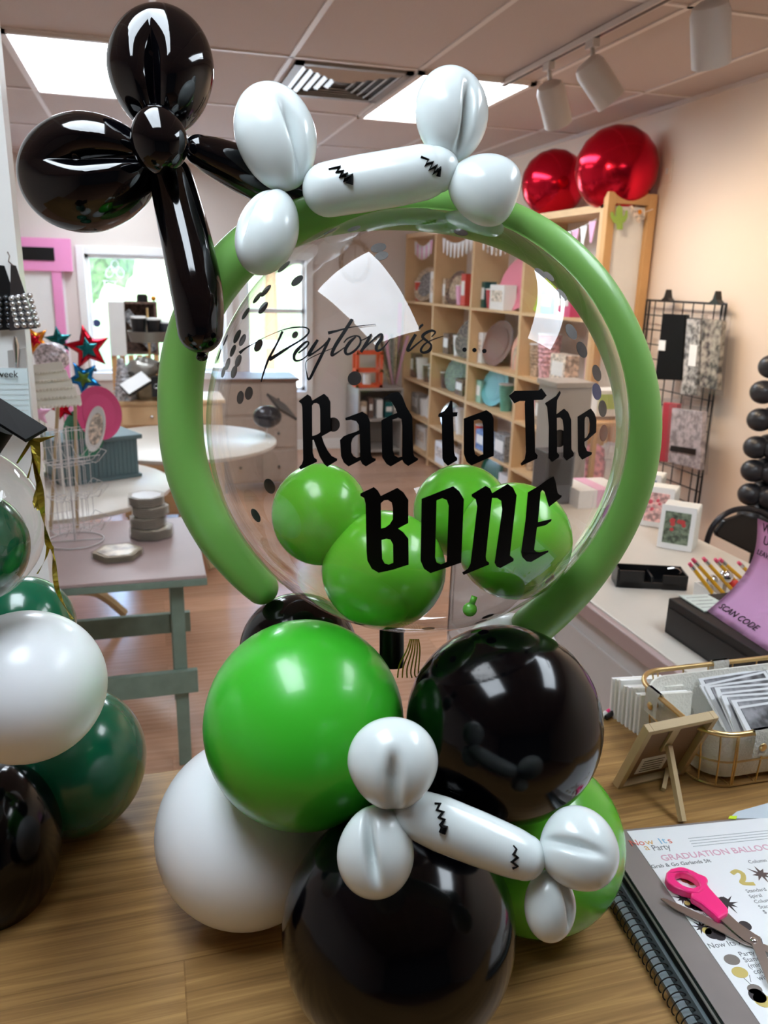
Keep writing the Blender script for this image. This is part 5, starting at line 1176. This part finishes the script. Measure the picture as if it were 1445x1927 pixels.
pack([(1292, 600), (1318, 602), (1310, 745), (1280, 742)], 2.71, M('grey_white_print', 'A8A4A0', .5, var=.8, scale=30), 'grey and white patterned pack in the middle of the wire grid', extra=(((1298, 648), (1312, 650), (1308, 690), (1294, 688)), m_paper))
pack([(1322, 600), (1358, 604), (1348, 735), (1316, 728)], 2.71, M('cow_print', '8C8478', .5, var=.95, scale=24), 'spotted black and cream pack on the right of the wire grid')
pack([(1248, 757), (1274, 760), (1262, 870), (1238, 868)], 2.72, M('scarlet_pack', 'C8203C', .5), 'scarlet pack low on the left of the wire grid')
pack([(1264, 768), (1322, 775), (1316, 885), (1256, 870)], 2.66, M('clear_cups', 'B8AEB2', .3, var=.4, scale=30), 'clear pack of glassware low on the wire grid', extra=(((1262, 838), (1308, 845), (1307, 856), (1260, 848)), m_dark))
# items between the shelving and the desk, seen through the bubble
t = thing('display_pedestal', (2.08, 3.72, 0), 'tall grey square display pedestal seen through the right side of the bubble', 'pedestal')
bm = B(); span(bm, (1.96, 3.62, 0), (2.16, 3.82, 1.20)); mk('pedestal_body', bm, m_grey, t, smooth=False, bevel=.003); bm = B(); span(bm, (1.95, 3.61, 1.20), (2.17, 3.83, 1.225)); mk('cap', bm, m_grey, t, smooth=False)
t = thing('lime_box', (2.3, 3.7, 1.0), 'lime and white box on the low stand right of the grey pedestal', 'box')
bm = B(); box(bm, (2.38, 3.85, 1.09), (.18, .14, .14)); mk('box_body', bm, m_paper, t, smooth=False, bevel=.003); bm = B(); box(bm, (2.38, 3.776, 1.10), (.16, .004, .08)); mk('label_panel', bm, M('lime_label', 'B0C850', .5), t, smooth=False)
t = thing('low_stand', (2.38, 3.85, 0), 'low pine stand right of the grey pedestal', 'stand')
bm = B(); span(bm, (2.24, 3.70, .98), (2.52, 4.0, 1.0)); span(bm, (2.24, 3.70, .6), (2.52, 4.0, .62)); mk('shelf', bm, m_pine, t, smooth=False)
for (x, y) in ((2.25, 3.71), (2.50, 3.71), (2.25, 3.98), (2.50, 3.98)): bm = B(); span(bm, (x-.012, y-.012, 0), (x+.012, y+.012, .98)); mk('leg', bm, m_pine, t, smooth=False)
for (x, y, z, r, mt, lb) in ((2.32, 3.82, .62, .07, M('rose_tissue', 'E8A0B0', .6, var=.4, scale=30), 'pink tissue bag on the low stand'), (2.44, 3.84, .62, .06, m_white, 'white tissue bag on the low stand')):
    t = thing('tissue_bag', (x, y, z), lb, 'bag'); bm = B(); span(bm, (x-r*.8, y-.04, z), (x+r*.8, y+.04, z+.15)); mk('bag_body', bm, mt, t, smooth=False, bevel=.004); bm = B(); ball(bm, (x, y, z+.18), (r, .05, .06), 20, None, lambda q: q*(1+.4*mnoise.noise(q*5))); mk('tissue', bm, mt, t)
t = thing('card_reader', (2.2, 3.12, DZ), 'dark grey box at the far end of the white desk', 'box')
bm = B(); box(bm, (1.72, 3.15, DZ+.12), (.14, .12, .24)); mk('case', bm, M('slate_plastic', '4A4A4E', .4), t, smooth=False, bevel=.004); bm = B(); box(bm, (1.72, 3.088, DZ+.15), (.11, .004, .12)); mk('screen', bm, m_dark, t, smooth=False)
t.location = (1.72, 3.15, DZ)
for ch in t.children: ch.location -= Vector((1.72-2.2, .03, 0))
t = thing('paper_pack', (1.9, 3.12, DZ), 'white wrapped paper stack on the far end of the white desk', 'paper')
bm = B(); box(bm, (1.90, 3.12, DZ+.04), (.24, .22, .08)); mk('sheets', bm, m_paper, t, smooth=False); bm = B(); box(bm, (1.90, 3.12, DZ+.04), (.06, .224, .084)); mk('band', bm, m_lpink, t, smooth=False)
t = thing('light_switch', ax(1248, 300, WR-.01), 'small wall switch plate high on the right wall', 'switch')
c = ax(1256, 322, WR-.006); bm = B(); span(bm, (WR-.008, c.y-.04, c.z-.06), (WR, c.y+.04, c.z+.06)); mk('plate', bm, m_wallR, t, smooth=False, bevel=.002); bm = B(); span(bm, (WR-.014, c.y-.008, c.z-.015), (WR-.008, c.y+.008, c.z+.015)); mk('toggle', bm, m_white, t, smooth=False)

# ================================================================== ON THE COUNTER, RIGHT
# wire basket
t = thing('wire_basket', (1.02, 1.08, CT), 'gold wire basket with white canvas liner on the oak counter', 'basket')
def rrect(cx, cy, w_, h, r, z, n=6, rot=0.):
    P = []
    for (sx_, sy_, a0) in ((1, 1, 0), (-1, 1, PI/2), (-1, -1, PI), (1, -1, 3*PI/2)):
        for k in range(n+1):
            a = a0+PI/2*k/n; x = sx_*(w_/2-r)+r*math.cos(a); y = sy_*(h/2-r)+r*math.sin(a); P.append(Vector((cx+x*math.cos(rot)-y*math.sin(rot), cy+x*math.sin(rot)+y*math.cos(rot), z)))
    return P
bcx, bcy, brot = 1.055, 1.075, -.02
bot = rrect(bcx, bcy, .36, .205, .055, CT+.004, rot=brot); mid = rrect(bcx, bcy, .375, .218, .058, CT+.055, rot=brot); top = rrect(bcx, bcy, .40, .235, .06, CT+.115, rot=brot)
bm = B(); tube(bm, top, .0048, 10, closed=True); mk('rim', bm, m_brass, t)
bm = B(); tube(bm, bot, .0018, 6, closed=True); tube(bm, mid, .0018, 6, closed=True)
for i in range(0, len(top), 2):
    tube(bm, [bot[i], mid[i], top[i]], .0016, 6)
for k in range(1, 7):
    f = k/7
    for sgn in (-1, 1):
        r0 = Matrix.Rotation(brot, 3, 'Z'); b_ = Vector((bcx, bcy, 0))
        tube(bm, [b_+r0@Vector((-.18+.36*f, sgn*.1025, 0))+Vector((0, 0, CT+.004)), b_+r0@Vector((-.1875+.375*f, sgn*.109, 0))+Vector((0, 0, CT+.055)), b_+r0@Vector((-.2+.4*f, sgn*.1175, 0))+Vector((0, 0, CT+.115))], .0016, 6)
    tube(bm, [b_+r0@Vector((-.18+.36*f, -.1025, 0))+Vector((0, 0, CT+.003)), b_+r0@Vector((-.18+.36*f, .1025, 0))+Vector((0, 0, CT+.003))], .0014, 6)
tube(bm, [b_+Vector((-.18, 0, CT+.003)), b_+Vector((.18, 0, CT+.003))], .0014, 6)
mk('wire_cage', bm, m_brass, t)
bm = B(); prof = [rrect(bcx, bcy, .33, .18, .05, CT+.012, rot=brot), rrect(bcx, bcy, .355, .20, .054, CT+.05, rot=brot), rrect(bcx, bcy, .378, .216, .056, CT+.108, rot=brot), rrect(bcx, bcy, .372, .210, .054, CT+.108, rot=brot), rrect(bcx, bcy, .345, .19, .05, CT+.05, rot=brot), rrect(bcx, bcy, .32, .17, .046, CT+.016, rot=brot)]
VV = []
for j, rg in enumerate(prof): VV.append([bm.verts.new(p+Vector((0, 0, .002*mnoise.noise(p*20)))+.004*Vector((mnoise.noise(p*14), mnoise.noise(p*14+Vector((5, 5, 5))), 0))*(1 if j in (1, 4) else 0)) for p in rg])
for j in range(len(VV)-1):
    n = len(VV[j])
    for k in range(n): bm.faces.new((VV[j][k], VV[j][(k+1) % n], VV[j+1][(k+1) % n], VV[j+1][k]))
bm.faces.new(VV[0][::-1]); bm.faces.new(VV[-1])
mk('liner', bm, m_canvas, t)
for (fx, fy, nx, ny) in ((-.2, .04, -1, 0), (.0, .1175, 0, 1), (-.10, -.1175, 0, -1), (.13, -.1175, 0, -1)):
    p = b_+Vector((fx, fy, CT+.115)); nrm = Vector((nx, ny, 0)); sd2 = Vector((-ny, nx, 0)); W2_ = .018
    bm = B(); cs = [nrm*-.007+Vector((0, 0, -.035)), nrm*-.0065+Vector((0, 0, .003)), nrm*-.003+Vector((0, 0, .0075)), nrm*.003+Vector((0, 0, .0075)), nrm*.0068+Vector((0, 0, .002)), nrm*.006+Vector((0, 0, -.042))]
    a_ = [bm.verts.new(p+c_-sd2*W2_) for c_ in cs]; c2_ = [bm.verts.new(p+c_+sd2*W2_) for c_ in cs]
    for i in range(len(cs)-1): bm.faces.new((a_[i], a_[i+1], c2_[i+1], c2_[i]))
    bmesh.ops.solidify(bm, geom=bm.faces[:], thickness=.0012); st_ = mk('strap', bm, m_canvas, t)
    bm = B(); ball(bm, p+nrm*.008-Vector((0, 0, .024)), (.0075, .0075, .0075), 16, Matrix.Diagonal((.35 if nx else 1, .35 if ny else 1, 1))); mk('rivet', bm, m_brass, st_)
    bm = B(); ball(bm, p-nrm*.0085-Vector((0, 0, .024)), (.007, .007, .007), 16, Matrix.Diagonal((.35 if nx else 1, .35 if ny else 1, 1))); mk('grommet', bm, m_brass, st_)
# photo packs in the basket
NM = ['nearest the canvas front', 'second from the front', 'third from the front', 'middle of the row', 'fifth from the front', 'sixth from the front', 'seventh from the front', 'at the back of the row']
proto = None
for k in range(8):
    y = 1.00+.016*k; x = 1.075+.006*math.sin(k*2)
    if proto is None:
        proto = thing('photo_pack', (x, y, CT+.03), 'x', 'photo pack', 'photo packs in the gold basket')
        q = Matrix.Rotation(-.95, 3, 'X')
        bm = B(); box(bm, (x, y+.025, CT+.068), (.17, .003, .10), q); mk('sleeve', bm, M('clear_sleeve', 'D8DADC', .15, var=.1, scale=30), proto, smooth=False)
        bm = B(); box(bm, Vector((x, y+.025, CT+.068))+q@Vector((0, -.0022, .001)), (.150, .002, .088), q); mk('print', bm, M('grey_photo', '6A6A6E', .35, var=.8, scale=30), proto, smooth=False)
        o = proto
    else: o = copytree(proto)
    o.location = (x, y, CT+.03); o.rotation_euler = (0, 0, random.uniform(-.12, .12)); o['label'] = 'clear pack with a grey photo in the gold basket, '+NM[k]
# small wooden easel frame, seen from behind
t = thing('easel_frame', (.80, .99, CT), 'pale wooden easel picture frame seen from behind in front of the gold basket', 'frame')
Btm = [az(1152, 1472, CT+.002), az(1258, 1448, CT+.004)]
dT = ad(1216, 1362, 1.17); 
A0 = Btm[0]; B0 = Btm[1]+(Btm[1]-Btm[0])*.18
uu = (B0-A0); wl_ = uu.length; uu.normalize(); hgt = .165
# leaning direction: towards the top corner
topc = A0+Vector((.035, .03, 0)); lean = Vector((0, 0, 1))*.86
nrm = uu.cross(Vector((0, 0, 1))).normalized()
best = None
for s in range(-60, 61):
    th = math.radians(s); d_ = Vector((0, 0, math.cos(th)))+nrm*math.sin(th)
    for hh in (.12, .13, .14, .15, .16, .17):
        p = A0+d_*hh; cc = RC.transposed() @ (p-CAM); px = CX+cc.x/-cc.z*F; py = CY-cc.y/-cc.z*F; e = (px-1214)**2+(py-1362)**2
        if best is None or e < best[0]: best = (e, d_, hh)
vv = best[1]; hgt = best[2]; nn = uu.cross(vv).normalized()
if nn.dot(CAM-A0) < 0: nn = -nn
wl_ = min(max(wl_, .11), .15)
q = Matrix((uu, vv, uu.cross(vv))).transposed(); sgn = 1 if uu.cross(vv).dot(nn) > 0 else -1
def fb(name, u0, v0, u1, v1, n0, n1, mt, par, bev=.0008):
    bm = B(); c = A0+uu*(u0+u1)/2+vv*(v0+v1)/2+nn*(n0+n1)/2; box(bm, c, (abs(u1-u0), abs(v1-v0), abs(n1-n0)), q); return mk(name, bm, mt, par, smooth=False, bevel=bev)
fb('frame_side', 0, 0, .010, hgt, 0, .016, m_frameW, t); fb('frame_side', wl_-.010, 0, wl_, hgt, 0, .016, m_frameW, t)
fb('frame_top', .010, hgt-.010, wl_-.010, hgt, 0, .016, m_frameW, t); fb('frame_bottom', .010, 0, wl_-.010, .008, 0, .016, m_frameW, t)
fb('backing_board', .010, .008, wl_-.010, hgt-.010, .001, .004, m_mdf, t)
fb('batten', wl_*.44, hgt*.50, wl_*.44+.016, hgt-.010, .004, .009, m_frameW, t)
o = fb('sticker', wl_*.25, .018, wl_*.66, .062, .004, .0046, m_paper, t)
bm = B()
for k in range(5): 
    a = A0+uu*(wl_*.30)+vv*(.025+.007*k)+nn*.005; tube(bm, [a, a+uu*wl_*.3], .0007, 4)
mk('sticker_print', bm, m_dark, o)
bm = B(); l0 = A0+uu*(wl_*.50)+vv*(hgt*.60)+nn*.010; l1 = az(1284, 1546, CT+.004); dd = (l1-l0); tube(bm, [l0, l1], .0065, 4); mk('prop_leg', bm, m_frameW, t, smooth=False)
bm = B(); tube(bm, [A0+uu*wl_*.8+vv*.012, az(1248, 1486, CT+.004)], .005, 4); mk('front_foot', bm, m_frameW, t, smooth=False)
# white card stack and markers on the counter
t = thing('card_stack', az(1215, 1330, CT), 'stack of cream envelopes and cards standing at the back of the oak counter', 'cards')
base = Vector((.905, 1.235, CT))
for k in range(8):
    bm = B(); box(bm, base+Vector((-.004+.002*k, -.011*k, .040+.0015*(k % 3))), (.105, .007, .080+.004*(k % 3)), Euler((-.08, 0, -.12)).to_matrix()); mk('card', bm, [m_paper, m_canvas][k % 2], t, smooth=False)
for (px, mt, lb) in ((1140, m_cpink, 'hot pink marker beside the cream card stack'), (1152, M('lilac_cap', '8C8CB8', .4), 'lilac marker beside the cream card stack')):
    c = az(px, 1342, CT+.008); t2 = thing('marker_pen', c-Vector((0, 0, .008)), lb, 'marker'); bm = B(); cone(bm, c, c+Vector((.045, .02, .004)), .005, .005, 12); mk('barrel', bm, mt, t2); bm = B(); cone(bm, c-Vector((.02, .009, .002)), c, .0045, .0055, 12); mk('cap', bm, m_paper if px == 1140 else m_dark, t2)

# menus: frame of directions on the counter
TLp = Vector((.661, .888, 0)); eu = Vector((.994, -.11, 0)).normalized(); ev = Vector((-.11, -.994, 0)).normalized()
def mp(u, v, z): return TLp+eu*u+ev*v+Vector((0, 0, z))
def slab(name, u0, v0, u1, v1, z0, z1, mt, par, bev=0.):
    bm = B(); prism(bm, [mp(u0, v0, z0), mp(u1, v0, z0), mp(u1, v1, z0), mp(u0, v1, z0)], (0, 0, z1-z0)); return mk(name, bm, mt, par, smooth=False, bevel=bev)
t = thing('spiral_notebook', mp(.05, .2, CT), 'black spiral-bound book with clear covers beneath the menu folder', 'notebook')
slab('pages', -.068, .075, .19, .44, CT+.001, CT+.012, m_grey, t); slab('cover', -.072, .07, .19, .445, CT+.012, CT+.0135, M('clear_cover', '7E8A90', .12, var=.15, scale=20, coat=.5), t)
slab('spine_strip', -.060, .075, -.050, .44, CT+.0135, CT+.0145, M('spine_dark', '1E2A2C', .3), t)
for k in range(34):
    c = mp(-.066, .085+.0105*k, CT+.010); bm = B()
    tube(bm, [c+eu*(.0125*math.cos(a*PI/9))+Vector((0, 0, .0125*math.sin(a*PI/9)-.001))+ev*(.0015*a/18) for a in range(18)], .0009, 5, closed=False); mk('coil_ring', bm, m_bwire, t)
t = thing('sleeve_folder', mp(.1, .2, CT+.0145), 'dark plastic display folder between the spiral book and the menu', 'folder')
slab('back_cover', -.045, -.013, .36, .44, CT+.0145, CT+.016, m_dark, t)
for k in range(4): slab('sleeve_page', -.040+.002*k, -.003+.0*k, .355, .44, CT+.0165+.0028*k, CT+.0185+.0028*k, [m_grey, M('sleeve_edge', '2E3A36', .2), m_paper, M('sleeve_edge', '2E3A36')][k], t)
slab('top_sleeve', -.040, -.002, .355, .44, CT+.0285, CT+.0295, m_sleeve, t)
# the menu page
MZ = CT+.0298
t = thing('menu_page', mp(.15, .2, MZ), 'white glossy graduation balloon price menu with coloured lettering', 'menu')
slab('sheet', 0, .003, .33, .44, MZ, MZ+.0006, m_sheet, t)
TZz = MZ+.0007
def mt_(s, px, py, size, mat, sx=1., off=0.):
    o = az(px, py, TZz); return text('menu_text', s, o, eu, -ev, size, mat, t, ext=.00008, sx=sx, off=off)
c_red = M('ink_coral', 'D86A5E', .6); c_blue = M('ink_blue', '7CB8D8', .6); c_gold = M('ink_mustard', 'D8A860', .6); c_pk = M('ink_pink', 'D8A8BC', .6); c_gr = M('ink_grey', '6A6E72', .6)
mt_('N', 1188, 1592, .018, c_red); mt_('o', 1204, 1591, .018, c_red); mt_('w', 1217, 1590, .018, c_gold); mt_('I', 1243, 1588, .018, c_blue); mt_('t', 1249, 1587, .018, c_blue); mt_('s', 1259, 1587, .018, c_red)
mt_('a', 1215, 1600, .018, c_gold); mt_('Party', 1230, 1601, .017, c_gr, .8)
mt_('GRADUATION BALLOONS', 1247, 1620, .0165, c_pk, off=.0002); mt_('Grab & Go Garlands 5ft', 1227, 1634, .0095, c_gr, off=.0001); mt_('Column', 1410, 1625, .009, c_gr)
for s, px, py in (('Standard', 1406, 1680), ('Spiral', 1412, 1690), ('Column', 1421, 1700), ('Star', 1430, 1710), ('$', 1438, 1719)): mt_(s, px, py, .0085, c_gr)
mt_('Deluxe', 1312, 1726, .009, c_gr); mt_('Now Its A Party', 1335, 1785, .0115, c_gr)
for s, px, py in (('Party', 1393, 1800), ('Standard', 1402, 1811), ('(mini)', 1410, 1822), ('colors', 1420, 1833), ('with', 1428, 1845)): mt_(s, px, py, .010, c_gr)
bm = B()
for k in range(4): tube(bm, [az(1295+3*k, 1578+5*k, TZz), az(1445, 1563+5*k, TZz)], .0005, 4)
mk('fine_print', bm, M('ink_light', 'A8B0B4', .6), t)
def burst(px, py, R, mat, n=9, name='star_print', el=1.):
    c = az(px, py, TZz); bm = B(); V = []
    for j in range(2*n):
        r = R*(1 if j % 2 == 0 else .36)*(1+.2*math.sin(j*2.1)); a = PI*j/n; V.append(c+eu*r*math.cos(a)+ev*r*math.sin(a)*el)
    prism(bm, V, (0, 0, .0002)); mk(name, bm, mat, t, smooth=False)
def dot(px, py, R, mat, el=1., name='balloon_print'):
    c = az(px, py, TZz); bm = B(); prism(bm, [c+eu*R*math.cos(a*PI/10)+ev*R*el*math.sin(a*PI/10) for a in range(20)], (0, 0, .0003)); mk(name, bm, mat, t, smooth=False)
m_ib = M('ink_black', '2A2226', .5); m_ig = M('ink_gold', 'C8B468', .5); m_ir = M('ink_rust', '9A4A30', .5)
burst(1285, 1690, .013, m_ib); dot(1297, 1702, .007, m_ib); dot(1308, 1706, .007, m_ib); dot(1317, 1709, .006, m_ib); dot(1293, 1700, .004, m_ig); burst(1368, 1700, .016, m_ib); dot(1362, 1695, .007, m_ib)
burst(1320, 1745, .012, m_ib); dot(1330, 1752, .006, m_ig); dot(1340, 1757, .009, m_ib); dot(1353, 1761, .008, m_ib); dot(1402, 1742, .008, m_ib)
burst(1432, 1645, .016, M('ink_umber', '5A4A48', .5), 8); dot(1292, 1655, .009, m_ir, .8); dot(1300, 1660, .006, m_ir)
dot(1377, 1806, .010, M('ink_taupe', '7A726C', .5), .8); dot(1392, 1830, .010, m_ig, .8); dot(1420, 1862, .009, M('ink_taupe', '7A726C'), .8); dot(1425, 1874, .010, m_ib); dot(1434, 1882, .010, m_ig)
bm = B(); tube(bm, [az(1397, 1838, TZz), az(1420, 1860, TZz)], .0004, 4); tube(bm, [az(1410, 1835, TZz), az(1413, 1848, TZz)], .0004, 4); mk('string_print', bm, c_gr, t)
bm = B(); P = catmull([az(x, y, TZz+.001) for x, y in ((1377, 1643), (1386, 1638), (1397, 1643), (1399, 1652), (1396, 1660), (1406, 1662), (1420, 1662))], 5)
tube(bm, P, [.0035]*len(P), 8); bmesh.ops.scale(bm, vec=(1, 1, .05), verts=bm.verts, space=Matrix.Translation(-Vector((0, 0, TZz)))); mk('number_print', bm, m_ig, t, label='yellow printed figure two')
# paper with a lime tab behind
t = thing('loose_paper', az(1430, 1528, CT), 'pale blue loose paper with a lime tab beside the basket', 'paper')
bm = B(); prism(bm, [az(1370, 1541, CT+.0296), az(1386, 1528, CT+.030), az(1470, 1505, CT+.032), az(1500, 1540, CT+.0296)], (0, 0, .0008)); mk('sheet', bm, M('pale_blue_sheet', 'C4D0DA', .5), t, smooth=False)
bm = B(); prism(bm, [az(1370, 1541, CT+.0306), az(1373, 1536, CT+.031), az(1387, 1536, CT+.031), az(1385, 1542, CT+.0306)], (0, 0, .0008)); mk('lime_tab', bm, M('lime_tab', 'CDEB2E', .4), t, smooth=False)
# scissors
t = thing('scissors', az(1370, 1720, MZ), 'open scissors with a hot pink handle lying on the menu', 'scissors')
SZ0 = MZ+.004
def spx(x, y, z=0): return az(x, y, SZ0+z)
bm = B()
loop = [(1252, 1650), (1254, 1641), (1262, 1634), (1275, 1631), (1290, 1632), (1303, 1637), (1314, 1643), (1322, 1646), (1330, 1650), (1333, 1656), (1329, 1661), (1327, 1670), (1322, 1676), (1315, 1680), (1302, 1679), (1285, 1675), (1268, 1668), (1257, 1660)]
inner = [(1272, 1644), (1282, 1641), (1295, 1644), (1306, 1650), (1314, 1658), (1317, 1666), (1313, 1672), (1300, 1670), (1285, 1665), (1273, 1656), (1270, 1650)]
def ringmesh(bm, outer, inn, z0, z1):
    P = [[Vector((x, y, 0)) for x, y in outer], [Vector((x, y, 0)) for x, y in inn]]
    flat_ = P[0]+P[1]; tr = tessellate_polygon(P)
    T = [bm.verts.new(az(p.x, p.y, z1)) for p in flat_]; Bt = [bm.verts.new(az(p.x, p.y, z1)-Vector((0, 0, z1-z0))) for p in flat_]
    for a in tr: bm.faces.new([T[i] for i in a]); bm.faces.new([Bt[i] for i in a][::-1])
    for off, n in ((0, len(outer)), (len(outer), len(inn))):
        for i in range(n): bm.faces.new((T[off+i], T[off+(i+1) % n], Bt[off+(i+1) % n], Bt[off+i]))
ringmesh(bm, loop, inner, SZ0-.002, SZ0+.010)
hd = mk('pink_handle', bm, m_cpink, t, bevel=.0025)
bm = B(); prism(bm, [spx(x, y, .009) for x, y in ((1300, 1672), (1328, 1658), (1336, 1670), (1358, 1694), (1371, 1709), (1370, 1718), (1352, 1729), (1344, 1720), (1320, 1700), (1300, 1688))], (0, 0, -.011)); mk('pink_shank', bm, m_cpink, t, smooth=False, bevel=.003)
bm = B(); prism(bm, [spx(x, y, .004) for x, y in ((1353, 1728), (1370, 1718), (1388, 1735), (1420, 1757), (1431, 1763), (1433, 1772), (1440, 1790), (1460, 1850), (1445, 1850), (1425, 1800), (1414, 1775), (1400, 1768), (1380, 1752))], (0, 0, -.0016)); mk('blade', bm, m_steel, t, smooth=False, bevel=.0003)
bm = B(); prism(bm, [spx(x, y, .0018) for x, y in ((1243, 1691), (1246, 1689), (1275, 1700), (1310, 1716), (1350, 1735), (1385, 1750), (1402, 1765), (1440, 1777), (1490, 1800), (1490, 1812), (1430, 1785), (1400, 1776), (1370, 1760), (1320, 1735), (1270, 1710))], (0, 0, -.0016)); mk('blade', bm, m_steel, t, smooth=False, bevel=.0003)
bm = B(); ball(bm, spx(1418, 1768, .0045), (.0045, .0045, .002), 16); mk('pivot_screw', bm, m_chrome, t)
